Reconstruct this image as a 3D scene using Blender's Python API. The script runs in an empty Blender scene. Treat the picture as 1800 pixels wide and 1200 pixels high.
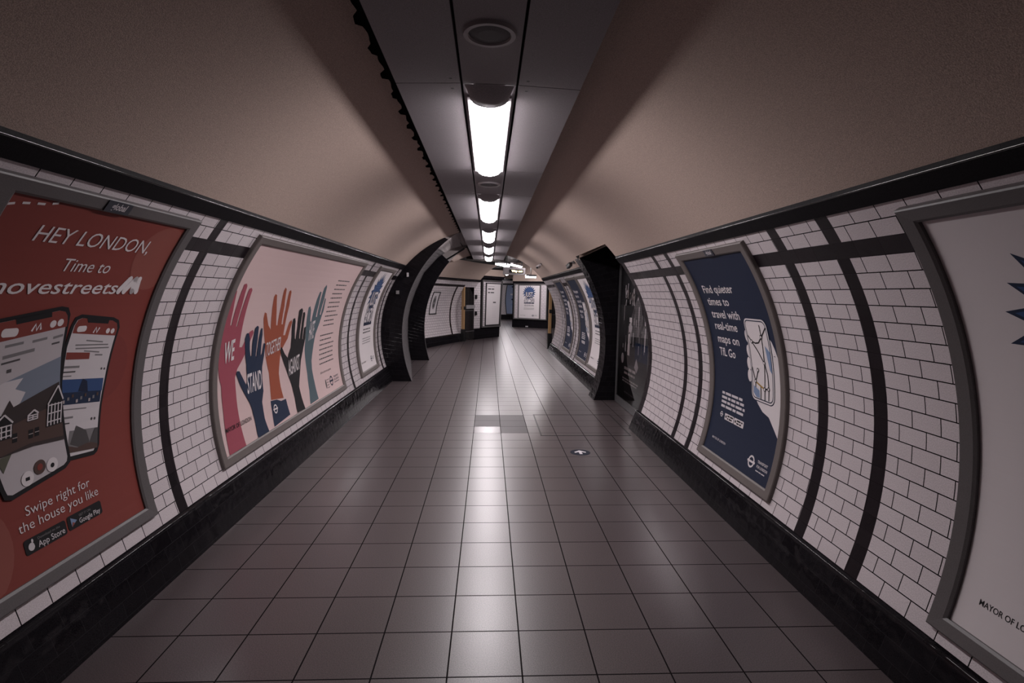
import bpy, bmesh, math, random
from mathutils import Vector, Matrix
from mathutils.geometry import tessellate_polygon

random.seed(7)
scene = bpy.context.scene
COL = scene.collection
PI = math.pi

# ------------------------------------------------------------------ camera
CAM_Z = 1.5167
PITCH, YAW, ROLL, FPX = -0.0843, 0.0438, 0.0232, 980.9
fw = Vector((math.sin(YAW) * math.cos(PITCH), math.cos(YAW) * math.cos(PITCH), math.sin(PITCH)))
rt = Vector((math.cos(YAW), -math.sin(YAW), 0.0))
up = rt.cross(fw)
r2 = rt * math.cos(ROLL) + up * math.sin(ROLL)
u2 = -rt * math.sin(ROLL) + up * math.cos(ROLL)
cam_data = bpy.data.cameras.new('camera')
cam = bpy.data.objects.new('camera', cam_data)
COL.objects.link(cam)
rotm = Matrix((r2, u2, -fw)).transposed()
cam.matrix_world = Matrix.Translation((0, 0, CAM_Z)) @ rotm.to_4x4()
cam_data.sensor_fit = 'HORIZONTAL'
cam_data.sensor_width = 36.0
cam_data.lens = FPX * 36.0 / 1800.0
cam_data.clip_start = 0.02
cam_data.clip_end = 200
scene.camera = cam

# ------------------------------------------------------------------ world, exposure
world = bpy.data.worlds.new('world')
scene.world = world
world.use_nodes = True
bg = world.node_tree.nodes['Background']
bg.inputs[0].default_value = (0.55, 0.5, 0.52, 1)
bg.inputs[1].default_value = 0.004
scene.view_settings.view_transform = 'Standard'
scene.view_settings.look = 'None'
scene.view_settings.gamma = 1.0
scene.view_settings.use_curve_mapping = False
scene.view_settings.exposure = 0.8
LAMP = 26.0          # emission of the fluorescent diffusers
LAMP_FAR = 40.0      # tubes in the hall beyond the tunnel
LAMP_COL = (1.0, 0.93, 0.955)

# ------------------------------------------------------------------ tunnel section
CX, CZ, RR = 0.047, 0.815, 1.778       # two mirrored arcs: centre offset, centre height, radius
TILT = 0.0123                          # the floor falls slightly to the left
S_SKIRT, S_WHITE, S_TOP = -0.592, 1.157, 1.245
TW, TH = 0.1525, 0.0765                # wall tile


def fz(x):
    return TILT * x


def wallp(side, y, s, h=0.0):
    a = s / RR
    r = RR - h
    return Vector((side * (CX + r * math.cos(a)), y, CZ + r * math.sin(a)))


def s_at_x(x):
    return RR * math.acos((x - CX) / RR)


# ------------------------------------------------------------------ materials
MATS = {}


def new_mat(name):
    m = bpy.data.materials.new(name)
    m.use_nodes = True
    nt = m.node_tree
    return m, nt, nt.nodes['Principled BSDF']


def mat(name, col, rough=0.5, metal=0.0, grain=0.0, gscale=180.0, spec=0.5, coat=0.0, bump=0.0):
    if name in MATS:
        return MATS[name]
    m, nt, b = new_mat(name)
    b.inputs['Base Color'].default_value = (*col, 1)
    b.inputs['Roughness'].default_value = rough
    b.inputs['Metallic'].default_value = metal
    b.inputs['Specular IOR Level'].default_value = spec
    b.inputs['Coat Weight'].default_value = coat
    b.inputs['Coat Roughness'].default_value = 0.08
    if grain > 0 or bump > 0:
        tc = nt.nodes.new('ShaderNodeTexCoord')
        n = nt.nodes.new('ShaderNodeTexNoise')
        n.inputs['Scale'].default_value = gscale
        n.inputs['Detail'].default_value = 3.0
        nt.links.new(tc.outputs['Object'], n.inputs['Vector'])
        if grain > 0:
            mr = nt.nodes.new('ShaderNodeMapRange')
            mr.inputs['From Min'].default_value = 0.3
            mr.inputs['From Max'].default_value = 0.7
            mr.inputs['To Min'].default_value = 1 - grain
            mr.inputs['To Max'].default_value = 1 + grain
            nt.links.new(n.outputs['Fac'], mr.inputs['Value'])
            mx = nt.nodes.new('ShaderNodeMix')
            mx.data_type = 'RGBA'
            mx.blend_type = 'MULTIPLY'
            mx.inputs['Factor'].default_value = 1
            mx.inputs['A'].default_value = (*col, 1)
            nt.links.new(mr.outputs['Result'], mx.inputs['B'])
            nt.links.new(mx.outputs['Result'], b.inputs['Base Color'])
        if bump > 0:
            bp = nt.nodes.new('ShaderNodeBump')
            bp.inputs['Strength'].default_value = bump
            bp.inputs['Distance'].default_value = 0.002
            nt.links.new(n.outputs['Fac'], bp.inputs['Height'])
            nt.links.new(bp.outputs['Normal'], b.inputs['Normal'])
    MATS[name] = m
    return m


def tile_mat(name, c1, c2, mortar, w, h, joint, offset, rough, rough_var=0.0, grain=0.12, wave=0.06, bumpd=0.0015, spec=0.5):
    """glazed tile on a UV map laid out in metres"""
    m, nt, b = new_mat(name)
    b.inputs['Specular IOR Level'].default_value = spec
    uv = nt.nodes.new('ShaderNodeUVMap')
    uv.uv_map = 'UVMap'
    br = nt.nodes.new('ShaderNodeTexBrick')
    br.offset = offset
    br.offset_frequency = 2
    br.inputs['Color1'].default_value = (*c1, 1)
    br.inputs['Color2'].default_value = (*c2, 1)
    br.inputs['Mortar'].default_value = (*mortar, 1)
    br.inputs['Scale'].default_value = 1.0
    br.inputs['Mortar Size'].default_value = joint
    br.inputs['Mortar Smooth'].default_value = 0.1
    br.inputs['Brick Width'].default_value = w
    br.inputs['Row Height'].default_value = h
    nt.links.new(uv.outputs['UV'], br.inputs['Vector'])
    n = nt.nodes.new('ShaderNodeTexNoise')
    n.inputs['Scale'].default_value = 220
    n.inputs['Detail'].default_value = 2
    nt.links.new(uv.outputs['UV'], n.inputs['Vector'])
    mr = nt.nodes.new('ShaderNodeMapRange')
    mr.inputs['From Min'].default_value = 0.3
    mr.inputs['From Max'].default_value = 0.7
    mr.inputs['To Min'].default_value = 1 - grain
    mr.inputs['To Max'].default_value = 1 + grain
    nt.links.new(n.outputs['Fac'], mr.inputs['Value'])
    mx = nt.nodes.new('ShaderNodeMix')
    mx.data_type = 'RGBA'
    mx.blend_type = 'MULTIPLY'
    mx.inputs['Factor'].default_value = 1
    nt.links.new(br.outputs['Color'], mx.inputs['A'])
    nt.links.new(mr.outputs['Result'], mx.inputs['B'])
    nt.links.new(mx.outputs['Result'], b.inputs['Base Color'])
    sp = nt.nodes.new('ShaderNodeMapRange')
    sp.inputs['To Min'].default_value = spec
    sp.inputs['To Max'].default_value = 0.03
    nt.links.new(br.outputs['Fac'], sp.inputs['Value'])
    nt.links.new(sp.outputs['Result'], b.inputs['Specular IOR Level'])
    # joints are rough, glaze is smooth; each tile a little different
    rr = nt.nodes.new('ShaderNodeMapRange')
    rr.inputs['To Min'].default_value = rough
    rr.inputs['To Max'].default_value = 0.85
    nt.links.new(br.outputs['Fac'], rr.inputs['Value'])
    if rough_var > 0:
        b2 = nt.nodes.new('ShaderNodeTexBrick')
        b2.offset = offset
        b2.offset_frequency = 2
        b2.inputs['Color1'].default_value = (0, 0, 0, 1)
        b2.inputs['Color2'].default_value = (1, 1, 1, 1)
        b2.inputs['Scale'].default_value = 1.0
        b2.inputs['Mortar Size'].default_value = 0.0
        b2.inputs['Brick Width'].default_value = w
        b2.inputs['Row Height'].default_value = h
        nt.links.new(uv.outputs['UV'], b2.inputs['Vector'])
        ma = nt.nodes.new('ShaderNodeMath')
        ma.operation = 'MULTIPLY_ADD'
        ma.inputs[1].default_value = rough_var
        nt.links.new(b2.outputs['Color'], ma.inputs[0])
        nt.links.new(rr.outputs['Result'], ma.inputs[2])
        nt.links.new(ma.outputs[0], b.inputs['Roughness'])
    else:
        nt.links.new(rr.outputs['Result'], b.inputs['Roughness'])
    # bump: joints sunk, glaze slightly uneven
    inv = nt.nodes.new('ShaderNodeMath')
    inv.operation = 'SUBTRACT'
    inv.inputs[0].default_value = 1.0
    nt.links.new(br.outputs['Fac'], inv.inputs[1])
    n2 = nt.nodes.new('ShaderNodeTexNoise')
    n2.inputs['Scale'].default_value = 14
    n2.inputs['Detail'].default_value = 1
    nt.links.new(uv.outputs['UV'], n2.inputs['Vector'])
    ad = nt.nodes.new('ShaderNodeMath')
    ad.operation = 'MULTIPLY_ADD'
    ad.inputs[1].default_value = wave * 20
    nt.links.new(n2.outputs['Fac'], ad.inputs[0])
    if wave > 0.02:
        nt.links.new(inv.outputs[0], ad.inputs[2])
    else:
        ad.inputs[2].default_value = 0.0
    bp = nt.nodes.new('ShaderNodeBump')
    bp.inputs['Strength'].default_value = 0.6
    bp.inputs['Distance'].default_value = bumpd
    nt.links.new(ad.outputs[0], bp.inputs['Height'])
    nt.links.new(bp.outputs['Normal'], b.inputs['Normal'])
    MATS[name] = m
    return m


def emit_mat(name, col, strength):
    m, nt, b = new_mat(name)
    b.inputs['Base Color'].default_value = (0.8, 0.8, 0.8, 1)
    b.inputs['Emission Color'].default_value = (*col, 1)
    b.inputs['Emission Strength'].default_value = strength
    b.inputs['Roughness'].default_value = 0.4
    MATS[name] = m
    return m


WHITE_T = tile_mat('white_glazed_tile', (0.62, 0.56, 0.58), (0.66, 0.60, 0.62), (0.008, 0.006, 0.007), TW, TH, 0.0026, 0.5, 0.10, 0.08, 0.16, 0.08, 0.0016, 0.45)
BLACK_T = tile_mat('black_glazed_tile', (0.0075, 0.0065, 0.008), (0.010, 0.009, 0.011), (0.022, 0.020, 0.023), 0.1525, 0.0765, 0.0011, 0.5, 0.10, 0.05, 0.4, 0.10, 0.0022, 0.14)
BAND_T = tile_mat('dark_band_tile', (0.0105, 0.0075, 0.0095), (0.0135, 0.009, 0.012), (0.020, 0.015, 0.018), 0.1525, 0.0765, 0.0009, 0.0, 0.25, 0.10, 0.4, 0.05, 0.0015, 0.22)
GREY_T = tile_mat('grey_reveal_tile', (0.085, 0.078, 0.082), (0.10, 0.092, 0.096), (0.04, 0.036, 0.038), 0.1525, 0.0765, 0.0015, 0.5, 0.40, 0.1, 0.2, 0.05, 0.0015, 0.3)
FL = (0.0105, 0.0085, 0.0095)
FLOOR_T = tile_mat('floor_tile', (0.070, 0.055, 0.057), (0.076, 0.060, 0.062), FL, 0.30, 0.30, 0.0034, 0.0, 0.315, 0.0, 0.55, 0.010, 0.0003, 0.75)
FLOOR_DARK = tile_mat('floor_tile_dark', (0.060, 0.052, 0.056), (0.066, 0.058, 0.062), FL, 0.30, 0.30, 0.0034, 0.0, 0.50, 0.0, 0.40, 0.010, 0.0004, 0.35)
FLOOR_SHEEN = tile_mat('floor_tile_painted_sheen', (0.15, 0.13, 0.137), (0.15, 0.13, 0.137), FL, 0.30, 0.30, 0.0034, 0.0, 0.27, 0.0, 0.30, 0.010, 0.0004, 0.7)  # one tile's brighter reflection, painted in as a paler base colour
PLASTER = mat('plaster', (0.44, 0.338, 0.288), 0.8, grain=0.30, gscale=260, bump=0.5)
PLASTER_G = mat('plaster_grey', (0.30, 0.265, 0.26), 0.75, grain=0.15, gscale=160, bump=0.4)
CORN_T = tile_mat('cornice_tile', (0.0075, 0.0065, 0.008), (0.009, 0.008, 0.010), (0.016, 0.014, 0.016), 0.1525, 0.30, 0.0011, 0.0, 0.55, 0.05, 0.4, 0.02, 0.001, 0.08)
CORN_L = mat('cornice_lip', (0.010, 0.009, 0.011), 0.14, spec=0.6)
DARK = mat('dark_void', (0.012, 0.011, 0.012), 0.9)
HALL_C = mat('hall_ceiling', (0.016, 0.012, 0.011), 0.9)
PANEL = mat('ceiling_panel_metal', (0.215, 0.192, 0.205), 0.55, grain=0.25, gscale=300)
METAL_W = mat('pale_enamel', (0.55, 0.52, 0.54), 0.35)
FRAME = mat('frame_grey', (0.105, 0.096, 0.097), 0.45, metal=0.0, grain=0.15, gscale=300)
FRAME_D = mat('frame_dark', (0.02, 0.019, 0.02), 0.4)
FRAME_B = mat('frame_brown_grey', (0.135, 0.115, 0.108), 0.5, grain=0.15, gscale=300)
BLACKM = mat('black_metal', (0.012, 0.012, 0.013), 0.4)
GREYM = mat('grey_metal', (0.30, 0.29, 0.29), 0.4, metal=0.3)
LIP = mat('bright_edge', (0.55, 0.52, 0.53), 0.25)
DIFF = emit_mat('lamp_diffuser', LAMP_COL, LAMP)
DIFF_FILL = emit_mat('fill_lamp_diffuser', LAMP_COL, 42.0)  # glow of the added, out-of-view lamp over the junction
DIFF_FAR = emit_mat('far_lamp_diffuser', LAMP_COL, LAMP_FAR)
LEDM = emit_mat('amber_led', (1.0, 0.72, 0.35), 3.5)


# ------------------------------------------------------------------ object helpers
def obj(name, bm, mats, parent=None, smooth=False, kind=None):
    me = bpy.data.meshes.new(name)
    if parent is not None:
        off = Vector((0, 0, 0))
        p = parent
        while p is not None:
            off += p.location
            p = p.parent
        bmesh.ops.translate(bm, verts=bm.verts, vec=-off)
    bm.to_mesh(me)
    bm.free()
    if not isinstance(mats, (list, tuple)):
        mats = [mats]
    for m in mats:
        me.materials.append(m)
    if smooth:
        for p in me.polygons:
            p.use_smooth = True
    o = bpy.data.objects.new(name, me)
    COL.objects.link(o)
    if parent is not None:
        o.parent = parent
    if kind:
        o['kind'] = kind
    return o


def thing(name, loc, label, cat, group=None):
    o = bpy.data.objects.new(name, None)
    o.location = loc
    o.empty_display_size = 0.1
    COL.objects.link(o)
    o['label'] = label
    o['category'] = cat
    if group:
        o['group'] = group
    return o


def tag(o, label, cat, group=None):
    o['label'] = label
    o['category'] = cat
    if group:
        o['group'] = group
    return o


def box(bm, lo, hi, mi=0, basis=None):
    """axis box between two corners; basis = (origin, ex, ey, ez) maps it"""
    vs = []
    for z in (lo[2], hi[2]):
        for (x, y) in ((lo[0], lo[1]), (hi[0], lo[1]), (hi[0], hi[1]), (lo[0], hi[1])):
            p = Vector((x, y, z))
            if basis:
                o, ex, ey, ez = basis
                p = o + ex * x + ey * y + ez * z
            vs.append(bm.verts.new(p))
    fs = [(3, 2, 1, 0), (4, 5, 6, 7), (0, 1, 5, 4), (1, 2, 6, 5), (2, 3, 7, 6), (3, 0, 4, 7)]
    out = []
    for f in fs:
        fc = bm.faces.new([vs[i] for i in f])
        fc.material_index = mi
        out.append(fc)
    return out


def bbox_bm(lo, hi, bevel=0.0, basis=None):
    bm = bmesh.new()
    box(bm, lo, hi, basis=basis)
    if bevel > 0:
        bmesh.ops.bevel(bm, geom=bm.edges[:], offset=bevel, segments=2, affect='EDGES', profile=0.7)
    return bm


def uvlayer(bm):
    return bm.loops.layers.uv.get('UVMap') or bm.loops.layers.uv.new('UVMap')


def quad(bm, pts, mi=0, uvs=None):
    f = bm.faces.new([bm.verts.new(p) for p in pts])
    f.material_index = mi
    if uvs:
        ul = uvlayer(bm)
        for lp, uv in zip(f.loops, uvs):
            lp[ul].uv = uv
    return f


def grid(bm, us, vs, fpos, fmat=None, fuv=None, skip=None):
    """surface over a grid of parameters with shared vertices"""
    ul = uvlayer(bm)
    V = {}
    for i, u in enumerate(us):
        for j, v in enumerate(vs):
            V[i, j] = bm.verts.new(fpos(u, v))
    for i in range(len(us) - 1):
        for j in range(len(vs) - 1):
            uc, vc = (us[i] + us[i + 1]) / 2, (vs[j] + vs[j + 1]) / 2
            if skip and skip(uc, vc):
                continue
            f = bm.faces.new((V[i, j], V[i + 1, j], V[i + 1, j + 1], V[i, j + 1]))
            f.smooth = True
            if fmat:
                f.material_index = fmat(uc, vc)
            cs = ((us[i], vs[j]), (us[i + 1], vs[j]), (us[i + 1], vs[j + 1]), (us[i], vs[j + 1]))
            for lp, c in zip(f.loops, cs):
                lp[ul].uv = fuv(*c) if fuv else c
    return V


def frange(a, b, step, extra=()):
    n = max(1, int(math.ceil((b - a) / step - 1e-6)))
    r = [a + (b - a) * i / n for i in range(n + 1)]
    for e in extra:
        if a < e < b:
            r.append(e)
    r = sorted(r)
    out = [r[0]]
    for x in r[1:]:
        if x - out[-1] > 1e-5:
            out.append(x)
    return out


# ------------------------------------------------------------------ the setting: floor
TILE_X0, TILE_Y0 = -0.1355, 2.4


def floor_mesh():
    bm = bmesh.new()
    xs = [-6, -1.6355, TILE_X0, TILE_X0 + .3, TILE_X0 + .6, 1.65, 7]
    ys = [-4, 0, 3, 6.0, 6.3, 6.9, 10, 16, 24, 38]

    def fm(x, y):
        if TILE_X0 < x < TILE_X0 + .3:
            if 6.3 < y < 6.9:
                return 1
            if 6.0 < y < 6.3:
                return 2
        if TILE_X0 + .3 < x < TILE_X0 + .6 and 6.0 < y < 6.9:
            return 1
        return 0
    grid(bm, xs, ys, lambda x, y: Vector((x, y, fz(x))), fm, lambda x, y: (x - TILE_X0, y - TILE_Y0))
    return obj('floor', bm, [FLOOR_T, FLOOR_DARK, FLOOR_SHEEN], kind='structure')


floor_mesh()

# ------------------------------------------------------------------ tunnel walls
H0, H1 = 0.937, 1.017                                  # horizontal dark course
BANDS_L = [(3.15, 3.24), (7.30, 7.395), (9.28, 9.37)]
BANDS_R = [(2.413, 2.505), (2.858, 2.948), (4.61, 4.70), (4.97, 5.06), (6.08, 6.22)]
BANDS_R2 = [(11.05, 11.14), (11.45, 11.54), (13.12, 13.21), (13.5, 13.59)]


def wall(name, side, y0, y1, bands, phase):
    bm = bmesh.new()
    ex = [e for b in bands for e in b]
    ys = frange(y0, y1, 0.9, ex)
    ss = frange(S_SKIRT, S_WHITE, 0.075, (H0, H1))

    def fm(y, s):
        for a, b in bands:
            if a < y < b:
                return 1
        return 1 if H0 < s < H1 else 0

    def uv(y, s):
        return (y - phase - TW / 2, s - S_SKIRT)
    grid(bm, ys, ss, lambda y, s: wallp(side, y, s), fm, uv)
    if side > 0:
        bmesh.ops.reverse_faces(bm, faces=bm.faces[:])
    return obj(name, bm, [WHITE_T, BAND_T], kind='structure')


wall('wall_left', -1, -3, 9.58, BANDS_L, 2.073)
wall('wall_right', 1, -3, 6.22, BANDS_R, 2.266)
wall('wall_right_far', 1, 8.30, 15.0, BANDS_R2, 2.266)


def skirting(name, side, y0, y1):
    """black tiled base with a rounded lip under the white tiles"""
    prof = [(1.615, -0.05), (1.640, 0.05), (1.672, 0.14), (1.698, 0.205), (1.702, 0.222), (1.709, 0.230), (1.745, 0.234)]
    bm = bmesh.new()
    ul = uvlayer(bm)
    d = [0]
    for a, b in zip(prof, prof[1:]):
        d.append(d[-1] + math.hypot(b[0] - a[0], b[1] - a[1]))
    ys = frange(y0, y1, 1.0)
    V = [[bm.verts.new((side * x, y, z)) for (x, z) in prof] for y in ys]
    for i in range(len(ys) - 1):
        for j in range(len(prof) - 1):
            f = bm.faces.new((V[i][j], V[i + 1][j], V[i + 1][j + 1], V[i][j + 1]))
            f.smooth = True
            for lp, c in zip(f.loops, ((ys[i], d[j]), (ys[i + 1], d[j]), (ys[i + 1], d[j + 1]), (ys[i], d[j + 1]))):
                lp[ul].uv = (c[0], c[1] - 0.05)
    return obj(name, bm, BLACK_T, kind='structure')


skirting('baseboard_left', -1, -3, 9.58)
skirting('baseboard_right', 1, -3, 6.22)
skirting('baseboard_right_far', 1, 8.30, 15.0)


def cornice(name, side, y0, y1):
    prof = [(1.150, -0.004), (1.1575, 0.010), (1.228, 0.012), (1.2315, 0.015), (1.235, 0.012), (1.245, 0.002), (1.256, -0.004)]
    bm = bmesh.new()
    ul = uvlayer(bm)
    ys = frange(y0, y1, 1.0)
    V = [[bm.verts.new(wallp(side, y, s, h)) for (s, h) in prof] for y in ys]
    for i in range(len(ys) - 1):
        for j in range(len(prof) - 1):
            f = bm.faces.new((V[i][j], V[i + 1][j], V[i + 1][j + 1], V[i][j + 1]))
            f.smooth = j > 1
            f.material_index = 1 if j in (2, 3) else 0
            for lp, c in zip(f.loops, ((ys[i], prof[j][0]), (ys[i + 1], prof[j][0]), (ys[i + 1], prof[j + 1][0]), (ys[i], prof[j + 1][0]))):
                lp[ul].uv = (c[0], (c[1] - 1.150) * 0.62 + 0.003)
    return obj(name, bm, [CORN_T, CORN_L], kind='structure')


cornice('trim_1', -1, -3, 9.58)
cornice('trim_2', 1, -3, 6.22)
cornice('trim_3', 1, 8.30, 15.0)

# ------------------------------------------------------------------ plaster vault
PX, PZ = -0.014, 2.447          # ceiling strip: centre and height
S_SLOT = s_at_x(0.503)          # left edge of the plaster at the slot
S_PAN_R = s_at_x(0.43)
S_SOFF = s_at_x(1.28)


def vault(side, ylo, yhi, s0, s1, bm, ragged=False):
    ys = frange(ylo, yhi, 0.03 if ragged else 0.8)
    ss = frange(s0, s1, 0.07)

    def pos(y, s):
        if ragged and s > s1 - 0.001:      # broken plaster edge along the slot
            t = (y / 0.27) % 1.0
            s = s1 - (0.022 if t < 0.32 else 0.0) - 0.004 * math.sin(y * 37.0)
        return wallp(side, y, s)
    grid(bm, ys, ss, pos, lambda *_: 0)


bm = bmesh.new()
vault(-1, -3, 9.58, 1.24, S_SLOT, bm, True)
vault(-1, 12.64, 15.3, s_at_x(0.95), S_SLOT, bm, True)
vault(1, -3, 6.22, 1.24, S_PAN_R, bm)
vault(1, 6.22, 8.30, S_SOFF, S_PAN_R, bm)
vault(1, 8.30, 15.0, 1.24, S_PAN_R, bm)
# dark cavity above the suspended strip
grid(bm, [-0.62, 0.6], [-3, 15.3], lambda x, y: Vector((x, y, 2.66)), lambda *_: 1)
grid(bm, [2.54, 2.66], [-3, 15.3], lambda z, y: Vector((-0.60, y, z)), lambda *_: 1)
obj('ceiling', bm, [PLASTER, DARK], kind='structure')

# end wall behind the viewer
bm = bmesh.new()
quad(bm, [(-2, -3, -0.1), (2, -3, -0.1), (2, -3, 2.8), (-2, -3, 2.8)])
obj('wall_back', bm, PLASTER_G, kind='structure')

# ------------------------------------------------------------------ suspended ceiling strip
PERIOD, S0 = 2.76, 2.58
GAP = 0.006
EDGE_L, EDGE_R, CH = -0.414, 0.407, 0.119       # strip edges and half width of the middle channel


def zpan(x):
    t = max(0.0, abs(x) - CH) / 0.31
    return PZ - 0.012 * t


bm = bmesh.new()
for k in range(-1, 5):
    ya = S0 + PERIOD * k
    for (a, b) in ((ya, ya + 1.735), (ya + 1.735 + GAP, ya + PERIOD - GAP)):
        if b > 15.4:
            b = 15.3
        if a >= b:
            continue
        for (x0, x1) in ((EDGE_L, -CH - 0.011), (-CH, CH), (CH + 0.011, EDGE_R)):
            vs = []
            for (x, y) in ((x0, a), (x1, a), (x1, b), (x0, b)):
                vs.append(Vector((PX + x, y, zpan(x))))
            tp = [v + Vector((0, 0, 0.03)) for v in vs]
            V = [bm.verts.new(v) for v in vs] + [bm.verts.new(v) for v in tp]
            for f in ((3, 2, 1, 0), (4, 5, 6, 7), (0, 1, 5, 4), (1, 2, 6, 5), (2, 3, 7, 6), (3, 0, 4, 7)):
                bm.faces.new([V[i] for i in f])
    # screw heads by the joints
    for sx in (-1, 1):
        for yy in (ya - 0.06, ya + 0.06):
            c = Vector((PX + sx * (CH + 0.05), yy, zpan(CH + 0.05) - 0.001))
            ring = [bm.verts.new(c + Vector((0.008 * math.cos(t), 0.008 * math.sin(t), 0))) for t in [i * PI / 4 for i in range(8)]]
            f = bm.faces.new(ring)
            f.material_index = 1
# flange closing the right edge up to the vault
quad(bm, [(PX + EDGE_R, -3, zpan(EDGE_R)), (PX + EDGE_R, 15.3, zpan(EDGE_R)), (PX + EDGE_R + 0.02, 15.3, 2.60), (PX + EDGE_R + 0.02, -3, 2.60)])
obj('trim_4', bm, [PANEL, BLACKM], kind='structure')

LIGHT_LABELS = [
    'nearest and largest lit fluorescent light in the ceiling strip, just past the round speaker',
    'second lit fluorescent light along the ceiling strip, next after the largest one',
    'third lit fluorescent light along the ceiling strip, level with the black pillars',
    'fourth lit fluorescent light along the ceiling strip, second from its far end',
    'last lit fluorescent light at the far end of the ceiling strip']


def barrel(bm, xw, drop, y0, y1, zc, n=14, ins=0.03):
    rows = []
    for (y, sc) in ((y0, 0.0), (y0 + ins * 0.3, 0.75), (y0 + ins, 1.0), (y1 - ins, 1.0), (y1 - ins * 0.3, 0.75), (y1, 0.0)):
        rows.append([bm.verts.new((PX + xw * math.cos(PI * i / n), y, zc - drop * sc * math.sin(PI * i / n) - 0.004)) for i in range(n + 1)])
    for a, b in zip(rows, rows[1:]):
        for i in range(n):
            f = bm.faces.new((a[i], a[i + 1], b[i + 1], b[i]))
            f.smooth = True


for k in range(5):
    ya = S0 + PERIOD * k
    t = thing('ceiling_light', (PX, ya + 0.95, PZ), LIGHT_LABELS[k], 'ceiling light', 'fluorescent lights in the ceiling strip')
    bm = bmesh.new()
    barrel(bm, 0.088, 0.047, ya + 0.17, ya + 1.72, PZ - 0.004)
    obj('diffuser', bm, DIFF, t)
    # pale housing rim around the diffuser
    bm = bmesh.new()
    for sx in (-1, 1):
        box(bm, (PX + sx * 0.096 - 0.008, ya + 0.13, PZ - 0.014), (PX + sx * 0.096 + 0.008, ya + 1.73, PZ - 0.001))
    box(bm, (PX - 0.088, ya + 1.722, PZ - 0.014), (PX + 0.088, ya + 1.735, PZ - 0.001))
    obj('rim', bm, METAL_W, t)
    # sloping end plate at the near end
    bm = bmesh.new()
    n = 10
    rows = []
    for (yy, dd, w) in ((ya + 0.004, -0.005, 0.112), (ya + 0.06, 0.018, 0.104), (ya + 0.165, 0.046, 0.093), (ya + 0.171, 0.044, 0.092)):
        rows.append([bm.verts.new((PX + w * math.cos(PI * i / n), yy, PZ - 0.004 - dd * math.sin(PI * i / n))) for i in range(n + 1)])
    for a, b in zip(rows, rows[1:]):
        for i in range(n):
            f = bm.faces.new((a[i], a[i + 1], b[i + 1], b[i]))
            f.smooth = True
    obj('end_plate', bm, PANEL, t)


def disc_ring(bm, c, r0, r1, z0, z1, n=40, mi=0):
    A = [bm.verts.new(c + Vector((r0 * math.cos(2 * PI * i / n), r0 * math.sin(2 * PI * i / n), z0))) for i in range(n)]
    B = [bm.verts.new(c + Vector((r1 * math.cos(2 * PI * i / n), r1 * math.sin(2 * PI * i / n), z1))) for i in range(n)]
    for i in range(n):
        f = bm.faces.new((A[i], A[(i + 1) % n], B[(i + 1) % n], B[i]))
        f.material_index = mi
        f.smooth = True
    return A, B


for (yy, lab) in ((2.085, 'round ceiling speaker nearest the viewer, before the first light'),
                  (4.845, 'round ceiling speaker between the first and second lights')):
    t = thing('ceiling_speaker', (PX, yy, PZ), lab, 'speaker', 'round speakers in the ceiling strip')
    c = Vector((PX, yy, PZ))
    bm = bmesh.new()
    disc_ring(bm, c, 0.098, 0.094, -0.0, -0.012)
    disc_ring(bm, c, 0.094, 0.078, -0.012, -0.012)
    disc_ring(bm, c, 0.078, 0.074, -0.012, -0.004)
    obj('rim', bm, mat('speaker_rim', (0.30, 0.27, 0.28), 0.4), t)
    bm = bmesh.new()
    A, B = disc_ring(bm, c, 0.075, 0.04, -0.005, -0.010)
    bm.faces.new(B)
    obj('grille', bm, mat('speaker_grille', (0.07, 0.065, 0.07), 0.6, grain=0.5, gscale=600), t)

# ------------------------------------------------------------------ printed sheets and frames
INK = dict(
    red=(0.215, 0.045, 0.036), red_pale=(0.255, 0.075, 0.06), red_deep=(0.195, 0.040, 0.034),
    white=(0.70, 0.65, 0.66), pink_paper=(0.66, 0.50, 0.49), pale=(0.60, 0.56, 0.58), screen=(0.50, 0.46, 0.48),
    black=(0.012, 0.011, 0.013), navy=(0.013, 0.020, 0.046), navy2=(0.016, 0.028, 0.062),
    pink=(0.34, 0.075, 0.105), orange=(0.34, 0.085, 0.045), teal=(0.085, 0.125, 0.145),
    blue=(0.035, 0.075, 0.19), blue_pale=(0.20, 0.27, 0.42), grey=(0.20, 0.19, 0.195), grey_d=(0.075, 0.07, 0.072),
    sky=(0.20, 0.23, 0.29), brown=(0.085, 0.052, 0.045), roof=(0.045, 0.034, 0.034), gold=(0.35, 0.21, 0.05),
    ash=(0.035, 0.034, 0.036), lawn=(0.10, 0.10, 0.075), skin_line=(0.42, 0.36, 0.35), peri=(0.24, 0.29, 0.43), amber=(0.4, 0.25, 0.06))


def ink(k):
    return mat('print_' + k, INK[k], 0.6, spec=0.25)


_TEXT_CACHE = {}


def text_mesh(body, bold, shear):
    key = (body, bold, shear)
    if key in _TEXT_CACHE:
        return _TEXT_CACHE[key]
    cu = bpy.data.curves.new('lettering', 'FONT')
    cu.body = body
    cu.size = 1.0
    cu.offset = bold
    cu.shear = shear
    cu.resolution_u = 3
    o = bpy.data.objects.new('lettering', cu)
    COL.objects.link(o)
    dg = bpy.context.evaluated_depsgraph_get()
    me = bpy.data.meshes.new_from_object(o.evaluated_get(dg))
    vs = [(v.co.x, v.co.y) for v in me.vertices]
    fs = [tuple(p.vertices) for p in me.polygons]
    bpy.data.objects.remove(o)
    bpy.data.curves.remove(cu)
    bpy.data.meshes.remove(me)
    _TEXT_CACHE[key] = (vs, fs)
    return vs, fs


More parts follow.
